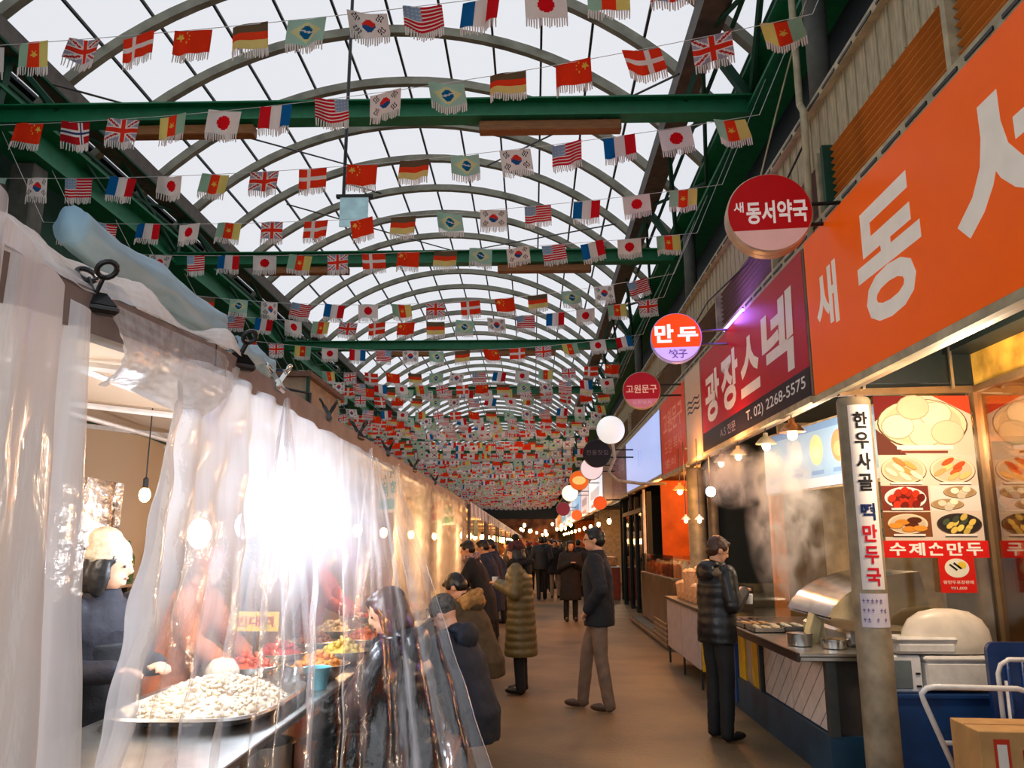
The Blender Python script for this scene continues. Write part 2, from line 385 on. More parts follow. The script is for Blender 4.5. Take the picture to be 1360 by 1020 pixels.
# gutters beyond the ribs
m = MB(); m.box((2.48, -6, 5.27), (3.6, 87, 5.3)); m.build('soffit_board', DARK, roof)
for a, b_ in ((-7.1, XC-HALF), (XC+HALF, 2.95)):
    m = MB(); m.box((a, -4.4, ZP+.1), (b_, 86, ZP+.104)); m.build('side_sheet', PAN, roof)
for a, b, nm in ((-8.6, -7.1, 'gutter_board'), (2.95, 4.2, 'gutter_board')):
    m = MB(); m.box((a, -6, ZP+.06), (b, 87, ZP+.12)); m.build(nm, DARK, roof)
# buildings' upper walls
m = MB(); m.box((3.6, -6, 5.2), (3.8, 87, 8.0)); tag(m.build('wall_right', DARK), 'dark upper wall of the right building', 'structure', kind='structure')
m = MB(); m.box((-7.4, -6, 0), (-7.2, 87, 8.0)); tag(m.build('wall_left', DKGREEN), 'dark green wall behind the left stalls', 'structure', kind='structure')
m = MB(); m.box((-9, 86.5, 0), (6, 86.8, 12)); m.box((-7.3, 76, 3.9), (2.6, 76.3, 4.9)); tag(m.build('wall_far', DARK), 'dark far end wall of the arcade', 'structure', kind='structure')
# hanging pale blue panel
e = thing('hanging_sign', 'pale blue square panel hanging from a dark pole under the roof', 'sign', (-2.25, 9.3, 5.5), world=True)
m = MB(); m.box((-2.42, 9.28, 5.5), (-2.06, 9.31, 5.9), .008); m.build('panel', mat('pale_blue_board', (176, 216, 226), .4, emit=.25), e)
m = MB(); m.box((-2.47, 9.27, 5.89), (-2.0, 9.33, 5.93)); m.tube([(-2.38, 9.3, 5.93), (-2.38, 9.3, 9.4)], .022, 6); m.tube([(-2.38, 9.3, 6.1), (-1.9, 9.3, 5.95)], .012, 5); m.build('bracket', ROD, e)

# ------------------------------------------------------------ bunting
K_, U_, FR_, J_, C_, UK_, D_, CH_, G_, B_, NO_ = range(11)
CYC = [K_, U_, FR_, J_, C_, UK_, D_, CH_, G_, B_]
w_, r_, b_ = (244, 240, 236), (200, 34, 34), (26, 88, 152)
def star(x, y, cx, cy, r):
    dx, dy = x-cx, y-cy; d = math.hypot(dx, dy)
    if d > r: return False
    a = (math.atan2(dx, dy) % (2*math.pi/5)); a = min(a, 2*math.pi/5-a); return d < r*(.42 + .58*(1 - a/(math.pi/5))**1.6)
def flagcol(k, u, v):  # tones lightened in the print, as cloth backlit by the sky
    x, y = u*1.5, v        # y runs down
    if k == K_:
        dx, dy = x-.75, y-.5; d = math.hypot(dx, dy)
        if d < .24: return (226, 54, 44) if dy < .07*math.sin(dx*14) else (40, 92, 150)
        for cx, cy, s in ((.3,.22,1),(1.2,.22,-1),(.3,.78,-1),(1.2,.78,1)):
            a = .59*s; px_, py_ = (x-cx)*math.cos(a)-(y-cy)*math.sin(a), (x-cx)*math.sin(a)+(y-cy)*math.cos(a)
            px_, py_ = -(y-cy)*math.sin(a)+(x-cx)*math.cos(a), (x-cx)*math.sin(a)+(y-cy)*math.cos(a)
            if abs(px_) < .11 and abs(py_) < .13 and (int((px_+.11)/.044) % 2 == 0): return (42, 44, 48)
        return w_
    if k == U_:
        if x < .66 and y < .54: return (200, 204, 214) if (int(x*14) % 2 == 0 and int(y*14) % 2 == 0) else (140, 170, 200)
        return (214, 36, 52) if int(y*13) % 2 == 0 else w_
    if k == FR_: return (24, 110, 180) if u < .34 else w_ if u < .67 else (226, 34, 46)
    if k == J_: return (226, 26, 36) if math.hypot(x-.75, y-.5) < .29 else w_
    if k == C_:
        if star(x, y, .75, .48, .15): return (240, 200, 90)
        return (160, 206, 180) if u < .34 else (246, 66, 34) if u < .67 else (232, 222, 130)
    if k == UK_:
        if abs(x-.75) < .1 or abs(y-.5) < .1: return (240, 58, 40)
        if abs(x-.75) < .17 or abs(y-.5) < .17: return w_
        d = min(abs(y - x/1.5), abs(y - 1 + x/1.5))
        return (200, 50, 54) if d < .045 else w_ if d < .13 else (170, 168, 190)
    if k == D_: return w_ if abs(x-.55) < .1 or abs(y-.5) < .1 else (246, 64, 36)
    if k == NO_:
        if abs(x-.55) < .05 or abs(y-.5) < .05: return (60, 70, 120)
        return w_ if abs(x-.55) < .13 or abs(y-.5) < .13 else (190, 34, 42)
    if k == CH_:
        if star(x, y, .27, .27, .17): return (246, 206, 90)
        for cx, cy in ((.52,.1),(.62,.22),(.62,.38),(.52,.5)):
            if math.hypot(x-cx, y-cy) < .045: return (246, 206, 90)
        return (246, 62, 30)
    if k == G_: return (112, 96, 74) if v < .33 else (242, 74, 40) if v < .67 else (236, 220, 140)
    if k == B_:
        d = math.hypot(x-.75, y-.5)
        if d < .24: return (214, 222, 226) if abs(y-.47+.3*(x-.75)*-1) < .035 else (18, 104, 150)
        return (222, 228, 170) if abs(x-.75)/.62 + abs(y-.5)/.42 < 1 else (172, 218, 200)
CLOTH = print_mat('flag_cloth', 0.8, trans=0.85)
FRG = bpy.data.materials.new('white_fringe'); FRG.use_nodes = True; nt = FRG.node_tree
bb = nt.nodes['Principled BSDF']; bb.inputs['Base Color'].default_value = srgb(214, 214, 210) + (1,); bb.inputs['Roughness'].default_value = .8
tl = nt.nodes.new('ShaderNodeBsdfTranslucent'); tl.inputs[0].default_value = srgb(240, 240, 238) + (1,); mx = nt.nodes.new('ShaderNodeMixShader'); mx.inputs[0].default_value = .75
nt.links.new(bb.outputs[0], mx.inputs[1]); nt.links.new(tl.outputs[0], mx.inputs[2]); nt.links.new(mx.outputs[0], nt.nodes['Material Output'].inputs[0])
FW, FH = .30, .20
def curl(u, v, c):
    a, ph, sk = c; return V((u-.5)*FW*(1-.04*abs(a)) + sk*v*.02, a*.022*math.sin(u*6.3+ph)*(.3+v) + .01*v*math.sin(u*11+ph), -v*FH - .012*math.sin(u*3.14+ph)*a)
def flag_mesh(k, c, mirror, nu=30, nv=20, fringe=False, drop=0.0):
    vs = []; fs = []; col = []; mi = []
    for j in range(nv+1):
        for i in range(nu+1): vs.append(curl(i/nu, j/nv, c))
    for j in range(nv):
        for i in range(nu):
            fs.append((j*(nu+1)+i, (j+1)*(nu+1)+i, (j+1)*(nu+1)+i+1, j*(nu+1)+i+1)); u = (i+.5)/nu
            col.append(srgb(*flagcol(k, 1-u if mirror else u, (j+.5)/nv))); mi.append(0)
    if fringe:
        n = len(vs); a, b = fringe_geo(c); vs += a; fs += [tuple(i+n for i in f) for f in b]; mi += [1]*len(b); col += [(1, 1, 1)]*len(b)
    me = bpy.data.meshes.new('flag'); me.from_pydata(vs, [], fs); me.materials.append(CLOTH); me.materials.append(FRG); me.polygons.foreach_set('material_index', mi)
    ca = me.color_attributes.new('print', 'FLOAT_COLOR', 'CORNER'); buf = []
    for f, q in zip(fs, col): buf += (list(q) + [1.0])*len(f)
    ca.data.foreach_set('color', buf); return me
def fringe_geo(c, n=17):
    vs = []; fs = []; rnd = random.Random(int(c[1]*100))
    for i in range(n):
        u = (i+.5)/n; p = curl(u, 1, c); l = .055 + rnd.random()*.02; dx = (rnd.random()-.5)*.008; w = .0068
        k = len(vs); vs += [p+V(-w, 0, .004), p+V(w, 0, .004), p+V(w*.7+dx, dx*.6, -l), p+V(-w*.7+dx, dx*.6, -l)]; fs.append((k, k+3, k+2, k+1))
    return vs, fs
CURLS = [(.5, .3, .5), (-.6, 1.9, -1), (.9, 3.3, 0), (1.3, 5.0, 1.2)]
FNAME = {K_: 'white flag with round centre', U_: 'red and white striped flag', FR_: 'blue white red flag', J_: 'white flag with red disc', C_: 'green red yellow flag with star',
         UK_: 'red and white crossed flag', D_: 'red flag with white cross', CH_: 'red flag with yellow stars', G_: 'dark, red and yellow flag', B_: 'green flag with blue globe', NO_: 'red flag with blue and white cross'}
FM = {}; FF = {}
def fmesh(k, ci, mir, far):
    key = (k, ci, mir, far)
    if key not in FM: FM[key] = flag_mesh(k, CURLS[ci], mir, *((30, 20, False) if not far else (18, 12, True)))
    return FM[key]
def frmesh(ci):
    if ci not in FF:
        vs, fs = fringe_geo(CURLS[ci]); me = bpy.data.meshes.new('fringe'); me.from_pydata(vs, [], fs); me.materials.append(FRG); FF[ci] = me
    return FF[ci]
ORD = ['nearest', 'second', 'third', 'fourth', 'fifth', 'sixth', 'seventh', 'eighth', 'ninth', 'tenth', 'eleventh', 'twelfth', 'thirteenth', 'fourteenth', 'fifteenth', 'sixteenth', 'seventeenth', 'eighteenth']
def bunting(idx, pL, pM, pR, x0, start, step_dir=1, spacing=.47, mirror=False, far=False, over=None, Z0=5.35):
    """one string of flags from eaves to eaves through three sighted points; x0 = where the flag numbered `start` hangs"""
    A = at(*pL, Z=Z0); B = at(*pR, Z=Z0); sl = (B.y-A.y)/(B.x-A.x)
    yf = lambda x: A.y + sl*(x-A.x)
    # height through the middle point
    M = None
    for k in range(60):
        t = at(*pM, Y=5+k*.25) if False else None
    xm = (A.x+B.x)/2
    for _ in range(5): M = at(*pM, Y=yf(xm)); xm = M.x
    dz = M.z - Z0; q = dz/((M.x-A.x)*(M.x-B.x))
    zf = lambda x: Z0 + q*(x-A.x)*(x-B.x)
    XL, XR = -5.85, 2.05; cx = (XL+XR)/2
    P0 = V(cx, yf(cx), zf(cx))
    e = thing('flag_bunting', '%s string of small fringed national flags across the arcade, counted from the camera' % ORD[idx], 'bunting', P0, group='strings of national flags under the roof')
    m = MB(); m.tube([V(-6.55, yf(-6.4), 6.6) - P0] + [V(XL+(XR-XL)*i/24, yf(XL+(XR-XL)*i/24), zf(XL+(XR-XL)*i/24)) - P0 for i in range(25)] + [V(2.58, yf(2.4), 6.6) - P0], .0035, 4); m.build('string', WHITEP, e)
    rnd = random.Random(idx*31+5); k = start; x = x0; seq = []
    while x < XR-.1: seq.append((x, k)); x += spacing*(1+rnd.uniform(-.05, .05)); k += step_dir
    x = x0 - spacing; k = start - step_dir
    while x > XL+.15: seq.append((x, k)); x -= spacing*(1+rnd.uniform(-.05, .05)); k -= step_dir
    for x, k in sorted(seq):
        kind = CYC[k % 10]
        if over and (k in over): kind = over[k]
        ci = rnd.choice((0, 0, 1, 1, 2, 3)); o = link('flag', fmesh(kind, ci, mirror, far), e)
        o.location = V(x, yf(x), zf(x)) - P0; o.rotation_euler = (R(rnd.uniform(-9, 9)), R(rnd.uniform(-4, 4)) - math.atan(2*q*x - q*(A.x+B.x)), math.atan(sl) + R(rnd.uniform(-16, 16)))
        o['label'] = FNAME[kind] + (' seen from behind' if mirror else '')
        if not far: f = link('fringe', frmesh(ci), o)
    return P0
def xat(u, v): return at(u, v, Z=5.35).x
bunting(0, (45, 57), (490, 16), (690, -8), xat(45, 57), 4, 1, .425)
bunting(1, (30, 165), (601, 109), (1036, 28), xat(1036, 28), 4, -1, .485, True, over={16: NO_, 17: CH_})
bunting(2, (50, 237), (625, 205), (974, 158), xat(50, 237), 0, 1, .50)
bunting(3, (90, 296), (599, 283), (914, 251), xat(90, 296), 0, 1, .515)
bunting(4, (169, 338), (574, 334), (888, 313), xat(169, 338), 9, 1, .465)
bunting(5, (237, 390), (542, 404), (860, 370), xat(237, 390), 7, 1, .50)
bunting(6, (277, 416), (590, 427), (880, 395), xat(277, 416), 0, 1, .475)
bunting(7, (299, 448), (604, 466), (833, 447), xat(453, 462), 3, -1, .50, True)
y_ = 15.4
for k in range(8, 18):
    y_ += random.uniform(.85, 1.2); s = random.uniform(-.04, .04); h = random.uniform(-.12, .12)
    # place by world height directly
    class _P: pass
    cx = -1.9; e = thing('flag_bunting', '%s string of small fringed national flags across the arcade, counted from the camera' % ORD[k], 'bunting', (cx, y_, 5.2+h), group='strings of national flags under the roof')
    m = MB(); zf = lambda x: -.1 + .22*((x)/4.4)**2; m.tube([(-4.65, s*-4.5, 6.6-5.2-h)] + [(-3.9+7.8*i/20, s*(-3.9+7.8*i/20), zf(-3.9+7.8*i/20)) for i in range(21)] + [(4.48, s*4.4, 6.6-5.2-h)], .0035, 3); m.build('string', WHITEP, e)
    st = random.randrange(10); mir = random.random() < .5; x = -3.85; kk = st
    while x < 3.9:
        kind = CYC[kk % 10]; o = link('flag', fmesh(kind, random.choice((0, 1, 3)), mir, True), e); o.location = (x, s*x, zf(x))
        o.rotation_euler = (R(random.uniform(-10, 10)), R(random.uniform(-5, 5)), R(random.uniform(-18, 18))); o['label'] = FNAME[kind]; x += .47*random.uniform(.94, 1.06); kk += 1
# the far strings, too small to pick apart
vs = []; fs = []; col = []
y_ += 1.0
while y_ < 75:
    h = random.uniform(-.2, .2) - .004*(y_-26); x = -5.8 + random.random()*.3; kk = random.randrange(10); s = random.uniform(-.05, .05)
    while x < 2.0:
        kind = CYC[kk % 10]; z0 = 5.15 + h + .25*((x+1.9)/4.4)**2; a = random.uniform(-.3, .3); nu, nv = (9, 6) if y_ < 50 else (5, 3)
        yy = y_ + s*x; n = len(vs)
        for j in range(nv+1):
            for i in range(nu+1): vs.append((x + (i/nu-.5)*.3*math.cos(a), yy + (i/nu-.5)*.3*math.sin(a), z0 - j/nv*.2))
        for j in range(nv):
            for i in range(nu): fs.append((n+j*(nu+1)+i, n+(j+1)*(nu+1)+i, n+(j+1)*(nu+1)+i+1, n+j*(nu+1)+i+1)); col.append(srgb(*flagcol(kind, (i+.5)/nu, (j+.5)/nv)))
        n = len(vs); vs += [(x-.14, yy, z0-.2), (x+.14, yy, z0-.2), (x+.13, yy, z0-.28), (x-.13, yy, z0-.28)]; fs.append((n, n+3, n+2, n+1)); col.append(srgb(206, 204, 198))
        x += .46*random.uniform(.93, 1.07); kk += 1
    y_ += random.uniform(.8, 1.15)
me = bpy.data.meshes.new('distant_bunting'); me.from_pydata(vs, [], fs); me.materials.append(CLOTH)
ca = me.color_attributes.new('print', 'FLOAT_COLOR', 'CORNER'); buf = []
for f, q in zip(fs, col): buf += (list(q) + [1.0])*len(f)
ca.data.foreach_set('color', buf)
tag(link('distant_bunting', me), 'mass of small flags strung far down the arcade under the roof', 'bunting', kind='stuff')
# ------------------------------------------------------------ right building: fascia, louvres, shop signs
SX = 2.17
PRT = print_mat('sign_print', 0.35, emit=0.16); PRO = print_mat('flex_sign_print', 0.35, emit=0.26); PRB = print_mat('backlit_print', 0.3, emit=0.85); PRM = print_mat('lit_menu_print', 0.3, emit=0.5); PAPER = print_mat('paper_print', 0.7)  # sign and flex prints carry a faint added glow to brighten the faces
SID = mat('grey_siding', (188, 176, 144), 0.7, var=.22, scale=5, bump=.15, stretch=(1, 6, 1))
fas = struct('wall_right_front', 'grey ribbed siding band above the shop signs on the right', (2.5, 10, 4.7)); fas['_w'] = 1
y = 1.2; sm = MB(); sm.box((-.02, .004, 4.73), (.02, .186, 5.2)); sm.box((-.03, .0, 4.73), (-.018, .014, 5.2)); sme = sm.mesh('siding_panel', SID)
while y < 34: o = link('siding_panel', sme, fas); o.location = (2.44 + random.uniform(-.003, .003), y, 0); y += .19
m = MB(); m.box((2.44, 34, 4.73), (2.48, 86, 5.2)); m.box((2.47, -4, 3.9), (2.6, 86, 5.2)); m.build('backing', mat('dark_backing', (34, 32, 30), .8), fas)
TRIMM = mat('pale_trim', (188, 178, 146), .6, var=.2)
for z0, z1, x0 in ((5.19, 5.26, 2.36), (3.98, 4.16, 2.3)):
    m = MB(); m.box((x0, -4, z0), (2.47, 86, z1)); m.build('rail', TRIMM, fas)
dm = MB(); dm.box((0, 0, 0), (.01, .26, .022)); dme = dm.mesh('slot', BLACK)
for z, x in ((4.1, 2.292), (5.2, 2.352)):
    y = 2.2
    while y < 22: o = link('slot', dme, fas); o.location = (x, y, z); y += .34
SLAT = mat('tan_slat', (240, 150, 62), .5, var=.25, scale=3); SLATG = mat('grey_slat', (140, 122, 104), .5, var=.2, scale=3)
slm = MB(); slm.add([(0, 0, 0), (.07, 0, -.025), (.075, 0, -.018), (.005, 0, .008), (0, 1, 0), (.07, 1, -.025), (.075, 1, -.018), (.005, 1, .008)], [(0,1,2,3),(7,6,5,4),(0,4,5,1),(1,5,6,2),(2,6,7,3),(3,7,4,0)])
slo = slm.mesh('louvre_slat', SLAT); slg = slm.mesh('louvre_slat', SLATG)
for (y0, y1, me_) in ((1.4, 4.0, slo), (4.07, 5.85, slo), (6.1, 7.3, slg), (7.4, 9.6, slg), (9.8, 12, slg), (12.2, 15, slg), (15.3, 19, slg), (19.3, 25, slg)):
    for k in range(9): o = link('louvre_slat', me_, fas); o.location = (2.37, y0, 4.2+.058*k); o.scale = (1, y1-y0, 1)
for y in (4.03, 5.92, 6.05, 7.35, 9.7, 12.1, 15.15, 19.15):
    m = MB(); m.box((2.33, y-.025, 4.16), (2.42, y+.025, 4.73)); m.build('mullion', DKGREEN if y in (5.92,) else TRIMM, fas)
def tube_thing(nm, label, cat, pts, r, mt, n=8):
    m = MB(); m.tube([Vector(p)-Vector(pts[0]) for p in pts], r, n); o = m.build(nm, mt, None, True, Vector(pts[0])); return tag(o, label, cat)
tube_thing('conduit_pipe', 'grey bent conduit pipe running down the siding above the red round sign', 'pipe', [(2.33, 6.3, 6.6), (2.33, 6.3, 5.45), (2.31, 6.25, 5.3), (2.28, 6.1, 5.15), (2.28, 6.1, 4.9), (2.28, 6.15, 4.0), (2.28, 6.2, 3.95)], .03, SID)
tube_thing('downpipe', 'thick grey vertical post between green eaves beam and siding band', 'post', [(2.62, 6.55, 5.26), (2.62, 6.55, 6.62)], .1, CONC, 12)
for k, (y, z) in enumerate(((12.5, 5.26), (19, 5.26))): m = MB(); m.tube([(2.62, y, 5.26), (2.62, y, 6.62)], .1, 10); m.build('post', CONC, fas, True)
tube_thing('loose_cable', 'thin pale cable sagging from the roof to the red round sign', 'cable', [(2.2, 4.2, 6.9), (2.3, 5.1, 6.4), (2.32, 6.3, 5.9), (2.2, 6.5, 5.4), (2.0, 6.7, 4.6), (1.95, 6.6, 4.35)], .008, SID, 5)
tube_thing('hanging_wire', 'dark wire looping along the siding above the round signs', 'cable', [(2.3, 6.2, 4.9), (2.28, 8, 4.5), (2.3, 10, 4.7), (2.28, 12, 4.5), (2.3, 15, 4.65)], .01, BLACK, 5)

def sign(label, y0, y1, z0, z1, base, m, fn, frame=TRIMM, x=SX, th=.2, bar=True, side=None):
    e = thing('shop_sign', label, 'sign', (x, (y0+y1)/2, z0), world=True)
    b = MB(); b.box((x, y0, z0), (x+th, y1, z1), .01); b.build('sign_box', side or mat('sign_side', (150, 130, 110), .5), e)
    p = Print(); w, h = y1-y0, z1-z0; p.rect(.01, .01, w-.01, h-.01, base)
    if fn: fn(p, w, h)
    p.build('sign_face', (x-.002, y1, z0), *TO_ROAD, m, e)
    if bar:
        b = MB(); b.box((x-.02, y0, z0-.05), (x+.03, y1, z0)); b.build('edge_trim', frame, e)
    return e
CR = (222, 212, 200)
def f1(p, w, h):
    # letters are placed by where they stand along the board (w = 3.9: far end y 6.03)
    for t, ya, yb, za, zb in (('새', 5.84, 5.42, .44, .90), ('동', 5.06, 4.2, .24, 1.02), ('서', 3.84, 2.9, .22, 1.04), ('약', 2.6, 2.15, .22, 1.0)):
        p.text(t, 6.03-ya, za, 6.03-yb, zb, CR, bold=.03)
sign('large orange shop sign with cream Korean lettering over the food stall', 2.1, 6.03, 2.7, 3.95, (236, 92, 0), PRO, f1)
def f2(p, w, h):
    for t, ya, yb, za, zb in (('광', 9.8, 9.05, .32, .92), ('장', 8.95, 8.2, .32, .95), ('스', 8.1, 7.4, .34, .92), ('넥', 7.3, 6.4, .30, 1.0)):
        p.text(t, 10.02-ya, za, 10.02-yb, zb, (235, 228, 220), bold=.035, skew=.06)
    p.rect(.01, .01, w-.01, .24, (34, 26, 34), 2); p.text('T. 02) 2268-5575', w-1.9, .06, w-.12, .19, (230, 226, 224), bold=.01); p.text('A.S 전문', .9, .07, 1.6, .18, (180, 160, 170), bold=.0)
sign('dark red shop sign with white brush lettering and black phone number strip', 6.08, 10.02, 2.72, 3.93, (180, 12, 28), print_mat('flex_red_print', 0.35, emit=0.08), f2)  # red face also glows slightly, brightness put into the print
def f2b(p, w, h):
    for k in range(3): p.poly([(.15+.1*i, .62+.07*k+.02*math.sin(i*1.6)) for i in range(9)] + [(.15+.1*i, .645+.07*k+.02*math.sin(i*1.6)) for i in range(8, -1, -1)], (40, 40, 44), 2)
sign('narrow cream sign panel with three dark wavy lines', 10.06, 11.1, 2.72, 3.93, (190, 164, 140), PRT, f2b)
def f3(p, w, h):
    p.text('고원문구', .25, .62, w-.2, .98, (222, 130, 100), bold=.02); p.text('도장 복사', .3, .3, w-.3, .52, (222, 140, 110), bold=.0); p.text('열쇠', .3, .08, w-.9, .22, (222, 150, 120), bold=.0)
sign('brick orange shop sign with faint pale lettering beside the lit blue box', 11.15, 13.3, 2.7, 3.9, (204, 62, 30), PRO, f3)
def f4(p, w, h): p.rect(w*.42, .4, w*.46, .72, (150, 172, 226), 2); p.rect(w*.5, .42, w*.52, .7, (150, 172, 226), 2)
sign('pale blue backlit sign box, almost blank', 13.4, 18.4, 2.74, 3.86, (168, 188, 240), PRB, f4)
def f5(p, w, h): p.text('빈대떡', .3, .5, w-.3, .95, (150, 110, 110), bold=.02); p.text('순희', .6, .15, w-1, .4, (160, 120, 110), bold=.0)
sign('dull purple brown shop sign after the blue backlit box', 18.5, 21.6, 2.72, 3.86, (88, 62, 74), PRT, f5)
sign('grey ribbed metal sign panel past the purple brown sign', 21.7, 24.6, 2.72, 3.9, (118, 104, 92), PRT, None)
far = [('white backlit shop sign far along the right side', (226, 232, 240), 24.8, 31), ('pink lettered white shop sign far along the right', (236, 208, 206), 31.2, 36), ('light blue backlit shop sign far along the right side', (150, 196, 232), 36.2, 44), ('white sign box after the far light blue one', (226, 222, 226), 44.2, 52), ('second light blue sign near the far right end', (160, 204, 226), 52.2, 61), ('orange lit sign near the far end of the right row', (240, 150, 80), 61.2, 72), ('last pale sign at the far right end', (228, 214, 200), 72.2, 85)]
for lb, c, a, b in far:
    def ff(p, w, h, c=c): p.rect(w*.15, h*.35, w*.8, h*.62, tuple(int(q*.75) for q in c), 2); p.rect(w*.2, h*.1, w*.7, h*.2, (200, 110, 90), 2)
    sign(lb, a, b, 2.74, 3.9, c, PRB, ff)

# ------------------------------------------------------------ round projecting signs
def round_sign(label, c, r, fn, m, th=.16, yaw=0.0, side=None, arm=True, armx=2.4):
    e = thing('round_sign', label, 'sign', (c[0], c[1], c[2]), rz=yaw)
    b = MB(); b.lathe([(r*.96, -.0), (r, .012), (r, th*.5-.006), (r*.975, th*.5), (r, th*.5+.006), (r, th-.012), (r*.96, th)], (0, 0, 0), 40, 'y'); b.build('drum', side or CREAM, e, R(40))
    p = Print(); fn(p, r*.965); p.build('sign_face', (0, -.004, 0), *TO_CAM, m, e)
    if arm:
        b = MB(); L_ = armx-c[0]
        b.tube([(r*.9, th/2, .08), (L_+.05, th/2, .08)], .016, 6); b.tube([(r*.9, th/2, -.08), (L_+.05, th/2, -.08)], .016, 6); b.box((L_-.0, th/2-.05, -.14), (L_+.05, th/2+.05, .14)); b.build('arm', BLACK, e)
    return e
def half(p, r, top, bot, cut):
    a = math.degrees(math.asin(cut)); p.disc(0, 0, r, r, top, 1, 44, a, 180-a); p.disc(0, 0, r, r, bot, 1, 44, 180-a, 360+a)
def r1(p, r): half(p, r, (176, 12, 16), (222, 176, 168), -.46); p.text('새', -.86*r, .02*r, -.62*r, .3*r, (244, 232, 226), bold=.02); p.text('동서약국', -.56*r, -.3*r, .9*r, .3*r, (244, 232, 226), bold=.03)
P = at(1022, 282, Y=5.55); round_sign('large round red and white pharmacy sign jutting out over the aisle', (P.x, 5.55, P.z), .31, r1, print_mat('round_print', .25, emit=.22), .17, R(-7), mat('warm_drum', (206, 176, 150), .4), armx=2.42)
def r2(p, r): half(p, r, (232, 70, 22), (196, 170, 240), -.42); p.text('만', -.86*r, -.22*r, -.1*r, .56*r, (250, 246, 240), bold=.04); p.text('두', .06*r, -.2*r, .88*r, .42*r, (250, 246, 240), bold=.04); p.text('饺子', -.32*r, -.88*r, .42*r, -.5*r, (104, 70, 140), bold=.02)
P = at(898, 448, Y=8.6); round_sign('round orange and violet glowing dumpling sign', (P.x, 8.6, P.z), .283, r2, PRB, .12, R(-7), mat('violet_drum', (150, 140, 200), .4, emit=.4))
def r3(p, r): half(p, r, (158, 24, 40), (186, 120, 150), -.5); p.text('고원문구', -.84*r, -.18*r, .84*r, .3*r, (226, 190, 180), bold=.02); p.text('도장열쇠', -.5*r, -.78*r, .5*r, -.58*r, (210, 180, 190), bold=.0)
P = at(852, 518, Y=11.4); round_sign('dull dark red round sign below the glowing dumpling sign', (P.x, 11.4, P.z), .275, r3, print_mat('round_print', .25, emit=.22), .12, R(-7))
e = thing('added_glow_tube', 'short violet glow tube added on top of the dark red shop sign', 'lamp', (2.2, 8.4, 3.99), world=True)  # invented tube, added for the violet glow around the sign top
m = MB(); m.tube([(2.2, 8.0, 3.99), (2.2, 8.8, 3.99)], .02, 8); m.build('tube', emis('violet_glow', (190, 130, 255), 5), e, True); m = MB(); m.box((2.2, 8.0, 3.955), (2.3, 8.8, 3.972)); m.build('holder', BLACK, e)
point((2.1, 8.4, 4.05), (170, 110, 255), 9, .1)  # added violet fill light for the sign top and louvres
# white globe
P = at(811, 571, Y=14.0); e = thing('globe_lamp', 'white glowing globe lamp above the row of shop signs', 'lamp', P)
m = MB(); m.ell((0, 0, 0), (.25, .25, .25), None, 24, 16); m.build('globe', emis('globe_glow', (226, 226, 226), .85), e, True)
m = MB(); m.tube([(.03, 0, -.24), (.06, 0, -.5), (-.05, 0, -.75), (.1, 0, -.9), (.5, 0, -.95), (.95, 0, -.95)], .03, 6); m.build('stand', CREAM, e, True)
def r4(p, r): p.disc(0, 0, r, r, (34, 32, 36)); p.text('전통찻집', -.8*r, -.12*r, .8*r, .24*r, (110, 90, 92), bold=.0)
P = at(793, 602, Y=17); round_sign('black round sign behind the white globe', (P.x, 17, P.z), .30, r4, PRT, .12, side=BLACK)
def mk(bgc, a=None):
    def fn(p, r):
        p.disc(0, 0, r, r, bgc); 
        if a: p.disc(0, 0, r*.7, r*.45, a, 2)
    return fn
for lb, u, v, Y, r_, c1, c2 in (('white and pink round sign past the black one', 786, 622, 21, .3, (240, 214, 214), None), ('orange round sign with pale centre far down the right side', 769, 638, 26, .32, (224, 96, 30), (250, 190, 110)), ('small white round sign beyond the orange round one', 757, 655, 31, .32, (232, 226, 226), None),
     ('dark red round sign near the far end', 748, 676, 40, .34, (120, 40, 48), None), ('small orange round sign low on the right row', 797, 668, 20, .17, (226, 84, 30), None), ('tiny orange round sign at far right shops', 766, 684, 30, .2, (226, 90, 40), None)):
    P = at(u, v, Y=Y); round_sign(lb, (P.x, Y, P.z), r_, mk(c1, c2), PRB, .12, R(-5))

# ------------------------------------------------------------ right row: shop shells
SHOPW = mat('shop_wall_tan', (222, 202, 168), .7, var=.15); SHOPD = mat('shop_dark_teal', (16, 34, 36), .6); ORW = mat('orange_panel', (206, 104, 24), .55, var=.18, scale=3)
def shell(y0, y1, wm, x0=2.6, x1=5.2, name='wall_right_shop', label='inner walls of a shop under the signs'):
    m = MB(); m.box((x1, y0, 0), (x1+.05, y1, 3.6)); m.box((x0, y1-.04, 0), (x1, y1, 3.6)); m.m(1).box((x0-.3, y0, 3.0), (x1, y1, 3.05)); o = m.build(name, [wm, SHOPD]); tag(o, label, 'structure', kind='structure'); return o
shell(2.0, 6.0, SHOPW, 3.4, label='tan inner walls of the near food stall'); shell(6.0, 9.4, SHOPW, 2.9, 4.6, label='tan inner walls behind the steam counter')
shell(9.45, 12.8, SHOPD, 2.7, label='dark inner walls of the shop with steel columns'); shell(12.85, 18.2, ORW, 2.9, 4.4, label='orange inner walls of the snack shop'); shell(18.3, 24, SHOPD, label='dark teal inner walls of a shuttered shop')
shell(24.1, 34, SHOPW, label='tan inner walls of a far shop'); shell(34.1, 50, ORW, label='orange walls of a far shop'); shell(50.1, 84, SHOPW, label='walls of the farthest shops')
m = MB(); m.box((2.4, 2.0, 3.6), (3.7, 86, 3.9)); tag(m.build('trim_1', SHOPD), 'dark soffit behind the shop signs', 'structure', kind='structure')

